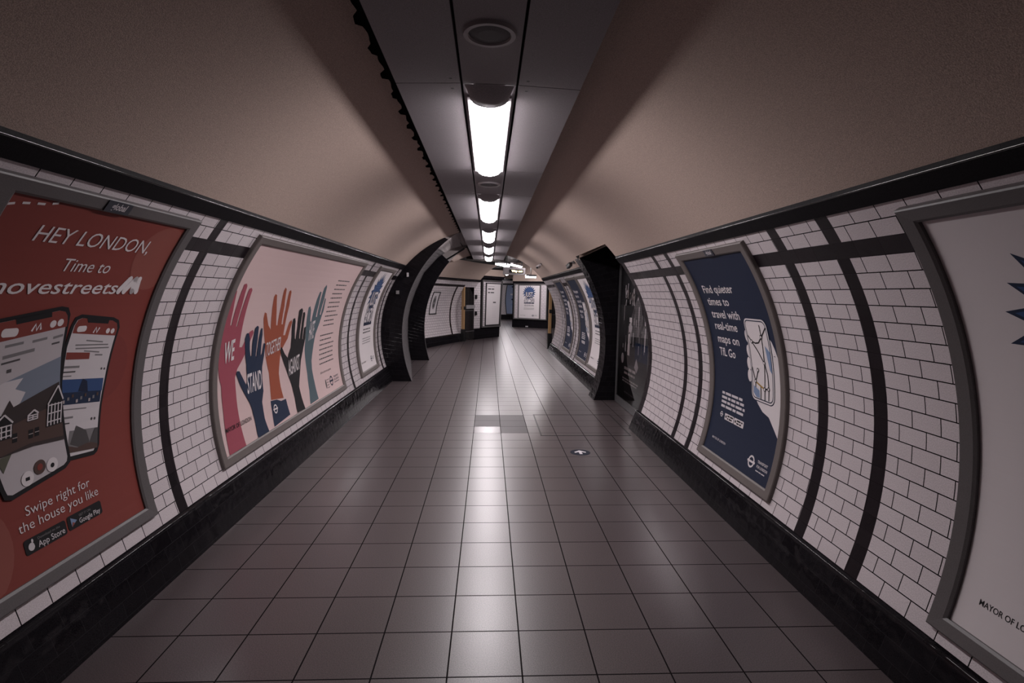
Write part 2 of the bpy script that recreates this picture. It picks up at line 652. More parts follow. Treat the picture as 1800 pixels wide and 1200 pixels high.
class Sheet:
    """flat printed artwork in (u, v) metres, laid on a surface by a mapper"""

    def __init__(self, W, H, base, h=0.010, step=0.0007):
        self.bm = bmesh.new()
        self.W, self.H, self.h, self.step = W, H, h, step
        self.mats, self.idx = [], {}
        self.rect(0, 0, W, H, base, 0)

    def mi(self, k):
        if k not in self.idx:
            self.idx[k] = len(self.mats)
            self.mats.append(ink(k))
        return self.idx[k]

    def face(self, pts, k, layer):
        hh = self.h + self.step * layer
        f = self.bm.faces.new([self.bm.verts.new((p[0], p[1], hh)) for p in pts])
        f.material_index = self.mi(k)
        return f

    def rect(self, u0, v0, u1, v1, k, layer):
        self.face([(u0, v0), (u1, v0), (u1, v1), (u0, v1)], k, layer)

    def poly(self, pts, k, layer):
        hh = self.h + self.step * layer
        P = [(min(max(p[0], 0.0), self.W), min(max(p[1], 0.0), self.H)) for p in pts]
        V = [self.bm.verts.new((p[0], p[1], hh)) for p in P]
        for t in tessellate_polygon([[Vector((p[0], p[1], 0)) for p in P]]):
            if len(set(t)) < 3:
                continue
            a, b, c = (V[i] for i in t)
            ar = (b.co.x - a.co.x) * (c.co.y - a.co.y) - (c.co.x - a.co.x) * (b.co.y - a.co.y)
            if abs(ar) < 1e-10:
                continue
            try:
                f = self.bm.faces.new((a, b, c) if ar > 0 else (a, c, b))
                f.material_index = self.mi(k)
            except ValueError:
                pass

    def disc(self, u, v, r, k, layer, n=28, ry=None):
        ry = ry or r
        self.poly([(u + r * math.cos(2 * PI * i / n), v + ry * math.sin(2 * PI * i / n)) for i in range(n)], k, layer)

    def stroke(self, pts, w, k, layer, closed=False):
        pts = [Vector((p[0], p[1])) for p in pts]
        n = len(pts)
        L, R = [], []
        for i in range(n):
            a = pts[(i - 1) % n] if (closed or i > 0) else pts[i]
            b = pts[(i + 1) % n] if (closed or i < n - 1) else pts[i]
            d = (b - a)
            if d.length < 1e-9:
                d = Vector((1, 0))
            d.normalize()
            nn = Vector((-d.y, d.x)) * w / 2
            L.append(pts[i] + nn)
            R.append(pts[i] - nn)
        for i in range(n if closed else n - 1):
            j = (i + 1) % n
            self.face([R[i], R[j], L[j], L[i]], k, layer)

    def ring(self, u, v, r, w, k, layer, n=32):
        self.stroke([(u + r * math.cos(2 * PI * i / n), v + r * math.sin(2 * PI * i / n)) for i in range(n)], w, k, layer, True)

    def rrect(self, u0, v0, u1, v1, r, k, layer, line=None):
        P = []
        for (cx, cy, a0) in ((u1 - r, v0 + r, -90), (u1 - r, v1 - r, 0), (u0 + r, v1 - r, 90), (u0 + r, v0 + r, 180)):
            for i in range(6):
                a = math.radians(a0 + 18 * i)
                P.append((cx + r * math.cos(a), cy + r * math.sin(a)))
        if line:
            self.stroke(P, line, k, layer, True)
        else:
            self.poly(P, k, layer)

    def text(self, body, u, v, k, layer, width=None, cap=None, bold=0.0, shear=0.0, rot=0.0, align='l'):
        vs, fs = text_mesh(body, bold, shear)
        if not vs:
            return
        x0, x1 = min(p[0] for p in vs), max(p[0] for p in vs)
        caph = 0.70
        sy = (cap or 0.05) / caph
        sx = (width / (x1 - x0)) if width else sy
        off = {'l': 0, 'c': -0.5, 'r': -1}[align] * (x1 - x0) * sx
        hh = self.h + self.step * layer
        c, s_ = math.cos(rot), math.sin(rot)
        V = []
        for p in vs:
            x, y = (p[0] - x0) * sx + off, p[1] * sy
            V.append(self.bm.verts.new((u + x * c - y * s_, v + x * s_ + y * c, hh)))
        for f in fs:
            try:
                g = self.bm.faces.new([V[i] for i in f])
                g.material_index = self.mi(k)
            except ValueError:
                pass

    def bars(self, u0, u1, vs, hgt, k, layer, align='l'):
        """lines of text too small to read: one dash per word"""
        rr = random.Random(len(vs) * 31 + int(u0 * 1000))
        for v in vs:
            end = u1 - rr.random() * (u1 - u0) * 0.22
            start = u0
            if align == 'c':
                d = (u1 - end) / 2
                start, end = u0 + d, u1 - d
            x = start
            while x < end - hgt:
                w = min(end - x, hgt * rr.uniform(1.2, 4.2))
                self.rect(x, v, x + w, v + hgt * 0.72, k, layer)
                x += w + hgt * 0.55

    def roundel(self, u, v, r, k, layer):
        self.ring(u, v, r * 0.84, r * 0.30, k, layer)
        self.rect(u - r * 1.22, v - r * 0.17, u + r * 1.22, v + r * 0.17, k, layer)

    def build(self, name, mapper, parent, dv=0.06):
        bend(self.bm, mapper, dv)
        return obj(name, self.bm, self.mats, parent)


def bend(bm, mapper, dv=0.06):
    if dv:
        v0 = min(v.co.y for v in bm.verts)
        v1 = max(v.co.y for v in bm.verts)
        y = math.floor(v0 / dv) * dv + dv
        while y < v1:
            bmesh.ops.bisect_plane(bm, geom=bm.verts[:] + bm.edges[:] + bm.faces[:], plane_co=(0, y, 0), plane_no=(0, 1, 0), dist=1e-6)
            y += dv
    for v in bm.verts:
        v.co = mapper(v.co.x, v.co.y, v.co.z)


def frame_bm(W, H, fs, ft, fb, top=0.026, deep=0.006, base=-0.004, left=0.0):
    bm = bmesh.new()

    def loop(iu, ib, it, h):
        il = iu + (left if iu > 0.02 else 0.0)
        return [bm.verts.new(p) for p in ((-il, -ib, h), (W + iu, -ib, h), (W + iu, H + it, h), (-il, H + it, h))]
    b = 0.005
    rings = [loop(fs, fb, ft, base), loop(fs, fb, ft, top - b), loop(fs - b, fb - b, ft - b, top), loop(b * 2.2, b * 2.2, b * 2.2, top - 0.002), loop(0.0, 0.0, 0.0, top - 0.008), loop(0.0, 0.0, 0.0, deep)]
    for a, c in zip(rings, rings[1:]):
        for i in range(4):
            j = (i + 1) % 4
            bm.faces.new((a[i], a[j], c[j], c[i]))
    return bm


def wall_map(side, y0, s0):
    return lambda u, v, h: wallp(side, y0 - side * u, s0 + v, h)


def poster(mapper, W, H, art, label, fs=0.072, ft=0.062, fb=0.062, fmat=None, plate=None, dv=0.06, group=None, top=0.026, left=0.0):
    c = mapper(W / 2, 0, 0)
    t = thing('advertising_poster', c, label, 'poster', group)
    bm = frame_bm(W, H, fs, ft, fb, top, left=left)
    bend(bm, mapper, dv)
    obj('frame', bm, fmat or FRAME, t)
    sh = art(W, H)
    sh.build('printed_sheet', mapper, t, dv)
    if plate is not None:
        bm = bmesh.new()
        box(bm, (plate - 0.072, H + 0.008, top - 0.003), (plate + 0.072, H + ft - 0.004, top + 0.003))
        bend(bm, mapper, None)
        pl = obj('nameplate', bm, mat('nameplate_blue_black', (0.012, 0.016, 0.03), 0.35), t)
        sp = Sheet(0.1, 0.04, 'navy', 0.0)
        bmesh.ops.delete(sp.bm, geom=sp.bm.verts[:], context='VERTS')
        sp.text('global', 0.0, 0.0, 'pale', 0, width=0.088, cap=0.030, bold=0.02, shear=0.15)
        bend(sp.bm, lambda u, v, h: mapper(u + plate - 0.044, v + H + 0.022, top + 0.0036), None)
        obj('lettering', sp.bm, sp.mats, pl)
    return t


# ---- red poster with the two phones
def art_red(W, H):
    s = Sheet(W, H, 'red')
    # pale discs and dashes of the background
    s.disc(0.06, 0.17, 0.205, 'red_pale', 1)
    s.disc(0.80, 0.78, 0.16, 'red_deep', 1)
    s.disc(0.93, 1.33, 0.17, 'red_pale', 1)
    D = [(0.002, 1.465), (0.032, 1.474), (0.058, 1.480), (0.086, 1.484), (0.114, 1.488), (0.145, 1.491), (0.172, 1.498), (0.196, 1.505)]
    for a, b in zip(D[::2], D[1::2]):
        s.stroke([a, b], 0.009, 'white', 2)
    s.text('HEY LONDON,', 0.172, 1.348, 'white', 3, width=0.655, cap=0.066, bold=-0.002, shear=0.18)
    s.text('Time to', 0.368, 1.236, 'white', 3, width=0.268, cap=0.056, shear=0.18)
    s.text('movestreets', 0.055, 1.139, 'white', 3, width=0.683, cap=0.062, bold=0.008, shear=0.18)
    # looped m mark
    for (a, b) in (((0.752, 1.152), (0.800, 1.214)), ((0.790, 1.152), (0.842, 1.214)), ((0.842, 1.214), (0.846, 1.152)), ((0.846, 1.152), (0.868, 1.214)), ((0.868, 1.208), (0.878, 1.152))):
        s.stroke([a, b], 0.030, 'white', 3)
        s.disc(a[0], a[1], 0.015, 'white', 4, 14)
        s.disc(b[0], b[1], 0.015, 'white', 4, 14)
    # rear phone
    ph2 = [(0.523, 0.91), (0.529, 0.997), (0.541, 1.033), (0.572, 1.045), (0.784, 1.022), (0.826, 1.006), (0.846, 0.97), (0.842, 0.925), (0.821, 0.711), (0.803, 0.597), (0.784, 0.413), (0.768, 0.383), (0.745, 0.372), (0.56, 0.392)]
    s.poly(ph2, 'black', 3)
    sc2 = [(0.535, 0.90), (0.545, 0.995), (0.556, 1.020), (0.580, 1.028), (0.782, 1.006), (0.815, 0.992), (0.829, 0.965), (0.826, 0.925), (0.806, 0.711), (0.788, 0.597), (0.768, 0.42), (0.742, 0.392), (0.56, 0.41)]
    s.poly(sc2, 'pale', 4)
    s.poly([(0.546, 0.962), (0.548, 0.997), (0.558, 1.020), (0.580, 1.028), (0.782, 1.006), (0.815, 0.992), (0.829, 0.965), (0.827, 0.930)], 'red', 5)
    s.poly([(0.622, 1.006), (0.754, 0.993), (0.754, 1.012), (0.606, 1.030)], 'black', 6)
    s.rrect(0.566, 0.965, 0.622, 0.992, 0.012, 'white', 6)
    s.disc(0.765, 0.958, 0.013, 'white', 6, 14)
    s.disc(0.798, 0.955, 0.013, 'white', 6, 14)
    s.stroke([(0.670, 0.955), (0.682, 0.980), (0.692, 0.955), (0.704, 0.978)], 0.008, 'white', 6)
    for i, (a, b) in enumerate(((0.64, 0.75), (0.58, 0.79), (0.585, 0.80), (0.64, 0.74))):
        v = 0.918 - 0.016 * i
        s.stroke([(a, v + 0.004), (b, v - 0.012)], 0.006, 'grey', 5)
    s.poly([(0.540, 0.846), (0.682, 0.832), (0.680, 0.862), (0.538, 0.878)], 'red', 5)
    s.stroke([(0.715, 0.848), (0.765, 0.842)], 0.007, 'grey', 5)
    s.stroke([(0.54, 0.812), (0.63, 0.803)], 0.010, 'grey', 5)
    s.stroke([(0.54, 0.790), (0.61, 0.784)], 0.006, 'grey_d', 5)
    s.stroke([(0.54, 0.772), (0.59, 0.767)], 0.005, 'grey', 5)
    s.disc(0.775, 0.775, 0.006, 'grey_d', 5, 10)
    s.disc(0.795, 0.772, 0.006, 'grey_d', 5, 10)
    s.poly([(0.54, 0.646), (0.786, 0.615), (0.797, 0.727), (0.54, 0.758)], 'navy2', 5)
    s.poly([(0.54, 0.700), (0.795, 0.668), (0.797, 0.727), (0.54, 0.758)], 'blue', 6)
    s.poly([(0.64, 0.690), (0.66, 0.745), (0.69, 0.730), (0.70, 0.680)], 'navy', 7)
    for i in range(9):
        u = 0.552 + 0.026 * i
        s.rect(u, 0.650 - 0.0031 * i + 0.012 * (i % 3), u + 0.012, 0.664 - 0.003 * i + 0.012 * (i % 3), ['skin_line', 'grey', 'brown'][i % 3], 7)
    s.stroke([(0.56, 0.622), (0.70, 0.603)], 0.005, 'grey', 5)
    s.stroke([(0.56, 0.585), (0.62, 0.578)], 0.009, 'grey', 5)
    s.stroke([(0.56, 0.560), (0.60, 0.555)], 0.006, 'grey_d', 5)
    s.disc(0.735, 0.545, 0.007, 'grey_d', 5, 10)
    s.disc(0.755, 0.542, 0.007, 'grey_d', 5, 10)
    s.poly([(0.585, 0.425), (0.766, 0.40), (0.776, 0.495), (0.60, 0.520)], 'grey', 5)
    s.poly([(0.60, 0.46), (0.64, 0.535), (0.70, 0.500), (0.72, 0.44), (0.66, 0.43)], 'grey_d', 6)
    s.poly([(0.585, 0.425), (0.766, 0.40), (0.770, 0.432), (0.70, 0.44), (0.64, 0.435), (0.59, 0.455)], 'brown', 7)
    s.poly([(0.72, 0.44), (0.755, 0.497), (0.775, 0.495), (0.768, 0.42)], 'grey_d', 7)
    # front phone
    ph1 = [(-0.05, 1.012), (0.174, 1.046), (0.440, 1.086), (0.478, 1.080), (0.500, 1.050), (0.510, 0.978), (0.527, 0.811), (0.574, 0.537), (0.597, 0.410), (0.594, 0.385), (0.564, 0.365), (0.29, 0.326), (0.256, 0.338), (0.243, 0.375), (0.10, 0.86)]
    s.poly(ph1, 'black', 8)
    sc1 = [(0.0, 1.004), (0.174, 1.030), (0.435, 1.068), (0.466, 1.062), (0.484, 1.040), (0.494, 0.978), (0.511, 0.811), (0.558, 0.537), (0.579, 0.414), (0.574, 0.394), (0.556, 0.383), (0.292, 0.345), (0.270, 0.353), (0.260, 0.38), (0.12, 0.86)]
    s.poly(sc1, 'screen', 9)
    s.poly([(0.0, 0.925), (0.2, 0.956), (0.498, 0.996), (0.494, 1.02), (0.484, 1.045), (0.466, 1.062), (0.435, 1.068), (0.174, 1.030), (0.0, 1.004)], 'red', 10)
    s.poly([(0.245, 1.020), (0.403, 1.043), (0.395, 1.064), (0.236, 1.041)], 'black', 11)
    s.rrect(0.19, 0.972, 0.262, 1.006, 0.014, 'white', 11)
    s.disc(0.420, 1.012, 0.016, 'white', 11, 14)
    s.disc(0.457, 1.016, 0.016, 'white', 11, 14)
    s.stroke([(0.322, 0.988), (0.334, 1.016), (0.344, 0.990), (0.356, 1.018), (0.364, 0.992)], 0.009, 'white', 11)
    for (a, b, v) in ((0.22, 0.30, 0.935), (0.34, 0.41, 0.944), (0.44, 0.49, 0.951)):
        s.stroke([(a, v), (b, v + 0.009)], 0.011, 'grey', 10)
    s.stroke([(0.22, 0.892), (0.36, 0.910)], 0.014, 'grey', 10)
    s.stroke([(0.22, 0.868), (0.30, 0.878)], 0.008, 'grey_d', 10)
    s.stroke([(0.25, 0.836), (0.27, 0.838)], 0.014, 'grey_d', 10)
    s.stroke([(0.44, 0.925), (0.48, 0.930)], 0.008, 'grey_d', 10)
    # picture of the house: sky, roof, gables, forecourt
    s.poly([(0.14, 0.775), (0.236, 0.79), (0.506, 0.866), (0.560, 0.507), (0.364, 0.515), (0.22, 0.52)], 'sky', 10)
    s.poly([(0.16, 0.70), (0.17, 0.77), (0.25, 0.795), (0.33, 0.80), (0.30, 0.76), (0.35, 0.74), (0.33, 0.70), (0.26, 0.66)], 'pale', 11)
    s.poly([(0.20, 0.61), (0.225, 0.71), (0.245, 0.66), (0.28, 0.72), (0.30, 0.69), (0.517, 0.756), (0.551, 0.569), (0.47, 0.60), (0.20, 0.59)], 'roof', 12)
    s.poly([(0.20, 0.50), (0.20, 0.60), (0.33, 0.625), (0.48, 0.655), (0.552, 0.569), (0.560, 0.507), (0.364, 0.515)], 'brown', 13)
    for (u, v, w, h_) in ((0.462, 0.570, 0.085, 0.175), (0.20, 0.57, 0.10, 0.10), (0.365, 0.615, 0.055, 0.045)):
        s.poly([(u, v), (u + w, v), (u + w, v + h_ * 0.6), (u + w * 0.6, v + h_), (u, v + h_ * 0.55)], 'black', 14)
        n = 5 if h_ > 0.08 else 3
        for i in range(n):
            x = u + w * (0.08 + 0.84 * i / (n - 1))
            s.stroke([(x, v + 0.004), (x, v + h_ * 0.55)], 0.006, 'pale', 15)
        for j in range(3):
            s.stroke([(u + 0.004, v + h_ * (0.12 + 0.2 * j)), (u + w - 0.004, v + h_ * (0.12 + 0.2 * j))], 0.005, 'pale', 15)
        s.stroke([(u + w * 0.05, v + h_ * 0.55), (u + w * 0.6, v + h_ * 0.97)], 0.007, 'pale', 15)
        s.stroke([(u + w * 0.6, v + h_ * 0.97), (u + w, v + h_ * 0.6)], 0.007, 'pale', 15)
    for (u, v) in ((0.375, 0.545), (0.405, 0.547), (0.30, 0.548)):
        s.rect(u, v, u + 0.022, v + 0.036, 'black', 14)
        s.stroke([(u, v + 0.018), (u + 0.022, v + 0.018)], 0.003, 'skin_line', 15)
    s.poly([(0.22, 0.505), (0.38, 0.525), (0.56, 0.512), (0.565, 0.495), (0.40, 0.510)], 'roof', 14)
    s.poly([(0.232, 0.50), (0.30, 0.508), (0.26, 0.44)], 'lawn', 11)
    for (u, v, k) in ((0.365, 0.386, 'white'), (0.428, 0.414, 'brown'), (0.492, 0.404, 'white')):
        s.disc(u, v, 0.030, k, 12, 24)
    s.disc(0.428, 0.414, 0.014, 'red', 13, 16)
    s.rect(0.355, 0.378, 0.375, 0.392, 'black', 13)
    s.disc(0.492, 0.402, 0.010, 'black', 13, 14)
    # foot of the sheet (the square code is left blank)
    s.text('Swipe right for', 0.342, 0.240, 'white', 3, width=0.352, cap=0.040, bold=-0.004)
    s.text('the house you like', 0.298, 0.184, 'white', 3, width=0.438, cap=0.040, bold=-0.004)
    s.rrect(0.306, 0.090, 0.520, 0.152, 0.012, 'black', 3)
    s.text('Download on the', 0.372, 0.132, 'grey', 4, width=0.115, cap=0.010)
    s.text('App Store', 0.368, 0.100, 'pale', 4, width=0.140, cap=0.025, bold=0.006)
    s.disc(0.337, 0.117, 0.015, 'pale', 4, 16, 0.016)
    s.disc(0.345, 0.138, 0.005, 'pale', 4, 10, 0.008)
    s.disc(0.356, 0.121, 0.006, 'black', 5, 12)
    s.rrect(0.530, 0.094, 0.738, 0.156, 0.012, 'black', 3)
    s.text('GET IT ON', 0.598, 0.134, 'grey', 4, width=0.070, cap=0.010)
    s.text('Google Play', 0.594, 0.104, 'pale', 4, width=0.130, cap=0.022, bold=0.006)
    s.poly([(0.548, 0.105), (0.582, 0.125), (0.548, 0.146)], 'blue_pale', 4)
    s.poly([(0.548, 0.105), (0.568, 0.117), (0.556, 0.125)], 'red_pale', 5)
    return s


HANDS = {
    'h1': [(0.051, 0.003), (0.063, 0.118), (0.077, 0.301), (0.068, 0.486), (0.035, 0.551), (-0.007, 0.692), (-0.018, 0.752), (0.002, 0.826), (0.007, 0.886), (-0.003, 1.039), (-0.027, 1.168), (0.005, 1.176), (0.03, 1.157), (0.072, 1.022), (0.092, 0.911), (0.112, 0.91), (0.106, 1.068), (0.096, 1.211), (0.127, 1.218), (0.152, 1.199), (0.186, 1.051), (0.188, 0.898), (0.205, 0.896), (0.209, 1.067), (0.205, 1.18), (0.235, 1.187), (0.261, 1.17), (0.282, 1.015), (0.297, 0.866), (0.307, 0.736), (0.351, 0.731), (0.439, 0.84), (0.49, 0.853), (0.517, 0.831), (0.437, 0.689), (0.361, 0.616), (0.306, 0.574), (0.275, 0.515), (0.286, 0.417), (0.292, 0.287), (0.3, 0.154), (0.31, 0.001)],
    'h2': [(0.525, 0.002), (0.537, 0.131), (0.521, 0.239), (0.496, 0.287), (0.435, 0.357), (0.353, 0.454), (0.291, 0.541), (0.3, 0.559), (0.343, 0.553), (0.408, 0.486), (0.462, 0.428), (0.479, 0.467), (0.458, 0.587), (0.401, 0.726), (0.38, 0.794), (0.393, 0.833), (0.431, 0.832), (0.466, 0.787), (0.492, 0.701), (0.517, 0.647), (0.541, 0.644), (0.527, 0.748), (0.53, 0.868), (0.562, 0.883), (0.591, 0.868), (0.613, 0.775), (0.615, 0.636), (0.633, 0.627), (0.639, 0.773), (0.643, 0.856), (0.669, 0.854), (0.693, 0.804), (0.713, 0.625), (0.738, 0.649), (0.75, 0.728), (0.785, 0.716), (0.78, 0.617), (0.756, 0.531), (0.756, 0.441), (0.768, 0.332), (0.72, 0.251), (0.715, 0.107), (0.739, -0.0)],
    'h3': [(0.906, 0.229), (0.915, 0.343), (0.905, 0.456), (0.828, 0.594), (0.777, 0.726), (0.65, 0.932), (0.639, 0.986), (0.681, 0.976), (0.782, 0.871), (0.854, 0.829), (0.801, 0.943), (0.72, 1.113), (0.731, 1.139), (0.77, 1.128), (0.874, 0.997), (0.955, 0.86), (0.98, 0.859), (0.947, 1.014), (0.879, 1.17), (0.889, 1.198), (0.928, 1.181), (1.022, 1.032), (1.072, 0.863), (1.104, 0.861), (1.07, 1.011), (1.01, 1.161), (1.036, 1.176), (1.069, 1.155), (1.139, 1.029), (1.163, 0.848), (1.167, 0.759), (1.21, 0.756), (1.256, 0.873), (1.299, 0.891), (1.331, 0.867), (1.29, 0.72), (1.187, 0.64), (1.148, 0.576), (1.122, 0.424), (1.143, 0.305), (1.178, 0.196)],
    'h3s': [(0.89, 0.223), (1.02, 0.211), (1.109, 0.182), (1.224, 0.179), (1.245, 0.028), (0.86, 0.007), (0.884, 0.125)],
    'h4': [(1.418, 0.006), (1.435, 0.151), (1.412, 0.259), (1.375, 0.327), (1.292, 0.44), (1.167, 0.583), (1.125, 0.64), (1.162, 0.656), (1.251, 0.584), (1.334, 0.535), (1.351, 0.577), (1.396, 0.629), (1.385, 0.732), (1.344, 0.838), (1.338, 0.9), (1.379, 0.906), (1.412, 0.875), (1.477, 0.705), (1.505, 0.692), (1.5, 0.807), (1.44, 0.979), (1.495, 0.999), (1.54, 0.976), (1.575, 0.846), (1.601, 0.694), (1.628, 0.688), (1.614, 0.822), (1.571, 0.953), (1.613, 0.956), (1.641, 0.929), (1.679, 0.796), (1.691, 0.687), (1.715, 0.674), (1.706, 0.795), (1.746, 0.803), (1.784, 0.679), (1.738, 0.553), (1.692, 0.472), (1.654, 0.348), (1.592, 0.229), (1.611, 0.117), (1.636, -0.002)],
    'h5': [(1.804, 0.008), (1.86, 0.138), (1.868, 0.317), (1.845, 0.409), (1.801, 0.568), (1.798, 0.678), (1.729, 0.881), (1.692, 0.998), (1.734, 1.011), (1.793, 0.968), (1.856, 0.853), (1.892, 0.84), (1.884, 0.943), (1.867, 1.082), (1.875, 1.165), (1.928, 1.158), (1.985, 1.033), (2.011, 0.891), (2.045, 0.885), (2.004, 1.057), (1.959, 1.202), (1.994, 1.242), (2.04, 1.215), (2.115, 1.08), (2.13, 0.91), (2.165, 0.904), (2.147, 1.03), (2.132, 1.092), (2.178, 1.079), (2.23, 0.955), (2.186, 0.812), (2.111, 0.699), (2.067, 0.541), (2.027, 0.431), (2.028, 0.34), (2.062, 0.196), (2.082, 0.013)],
}


def art_hands(W, H):
    s = Sheet(W, H, 'pink_paper')
    cols = dict(h1='pink', h2='navy2', h3='orange', h4='black', h5='teal', h3s='navy2')
    for i, k in enumerate(('h5', 'h3', 'h3s', 'h1', 'h4', 'h2')):
        s.poly(HANDS[k], cols[k], 1 + i)
    L = 8
    s.text('WE', 0.085, 0.640, 'white', L, width=0.150, cap=0.150, bold=0.02, rot=0.12)
    s.text('STAND', 0.472, 0.362, 'white', L, width=0.266, cap=0.150, bold=0.015)
    s.text('TOGETHER', 0.815, 0.605, 'white', L, width=0.318, cap=0.120, bold=0.005, rot=0.10)
    s.text('AGAINST', 1.350, 0.368, 'white', L, width=0.305, cap=0.145, bold=0.010, rot=0.10)
    s.text('HATE', 1.885, 0.650, 'white', L, width=0.150, cap=0.190, bold=0.012, rot=0.12)
    s.roundel(0.955, 0.142, 0.040, 'white', L)
    s.text('MAYOR OF LONDON', 0.066, 0.155, 'black', L, width=0.415, cap=0.032, bold=0.006)
    s.bars(2.34, 2.84, [1.29 - 0.052 * i for i in range(11)], 0.019, 'grey_d', 1)
    s.bars(2.29, 2.86, [0.66 - 0.052 * i for i in range(7)], 0.019, 'grey_d', 1)
    s.text('#londonisopen', 2.29, 0.245, 'black', 1, width=0.40, cap=0.026)
    s.roundel(2.640, 0.120, 0.058, 'navy', 1)
    s.text('TRANSPORT', 2.745, 0.140, 'navy', 1, width=0.20, cap=0.022, bold=0.01)
    s.text('FOR LONDON', 2.745, 0.105, 'navy', 1, width=0.20, cap=0.022, bold=0.01)
    s.bars(2.745, 2.96, [0.080], 0.012, 'navy', 1)
    s.disc(2.43, 0.115, 0.020, 'grey_d', 1, 16, 0.055)
    s.bars(2.465, 2.56, [0.15, 0.12, 0.09, 0.06], 0.012, 'grey_d', 1)
    return s


def art_just(W, H):
    s = Sheet(W, H, 'white')
    cx, cy = 0.515, 1.150
    rr = random.Random(5)
    P, Q = [], []
    n = 19
    for i in range(2 * n):
        a = 2 * PI * (i + 0.35) / (2 * n)
        tip = i % 2 == 0
        r = (0.352 if tip else 0.235) * rr.uniform(0.93, 1.03)
        P.append((cx + r * math.cos(a), cy + r * math.sin(a) * 0.98))
        Q.append((cx + r * 0.94 * math.cos(a), cy + r * 0.94 * math.sin(a) * 0.98))
    s.poly(P, 'navy2', 1)
    s.poly([(cx + (p[0] - cx) * 0.90, cy + (p[1] - cy) * 0.90) for p in P], 'blue', 2)
    # halftone dots
    for i in range(-7, 8):
        for j in range(-7, 8):
            d = math.hypot(i, j)
            if 3.0 < d < 7.2:
                s.disc(cx + i * 0.034 + (j % 2) * 0.017, cy + j * 0.032, 0.0045 + 0.0008 * (7 - d), 'blue_pale', 3, 6)
    s.text('JUST', 0.300, 0.925, 'navy', 4, width=0.44, cap=0.225, bold=0.06)
    s.text('JUST', 0.322, 0.950, 'navy', 4.3, width=0.42, cap=0.215, bold=0.06)
    s.text('JUST', 0.326, 0.960, 'white', 5, width=0.39, cap=0.210, bold=0.015)
    s.text('\u00a31.70', 0.262, 0.672, 'navy', 4, width=0.52, cap=0.225, bold=0.06)
    s.text('\u00a31.70', 0.276, 0.695, 'navy', 4.3, width=0.52, cap=0.215, bold=0.06)
    s.text('\u00a31.70', 0.290, 0.706, 'white', 5, width=0.485, cap=0.205, bold=0.015)
    s.rect(0.29, 0.655, 0.79, 0.690, 'navy', 4)
    s.bars(0.25, 0.80, [0.585, 0.540], 0.026, 'grey_d', 1, 'c')
    s.bars(0.25, 0.80, [0.455, 0.420, 0.385], 0.018, 'grey', 1, 'c')
    s.text('MAYOR OF LONDON', 0.085, 0.110, 'black', 1, width=0.255, cap=0.0215, bold=0.012)
    s.roundel(0.735, 0.122, 0.045, 'navy', 1)
    s.text('TRANSPORT', 0.805, 0.132, 'navy', 1, width=0.135, cap=0.016, bold=0.01)
    s.text('FOR LONDON', 0.805, 0.104, 'navy', 1, width=0.135, cap=0.016, bold=0.01)
    return s


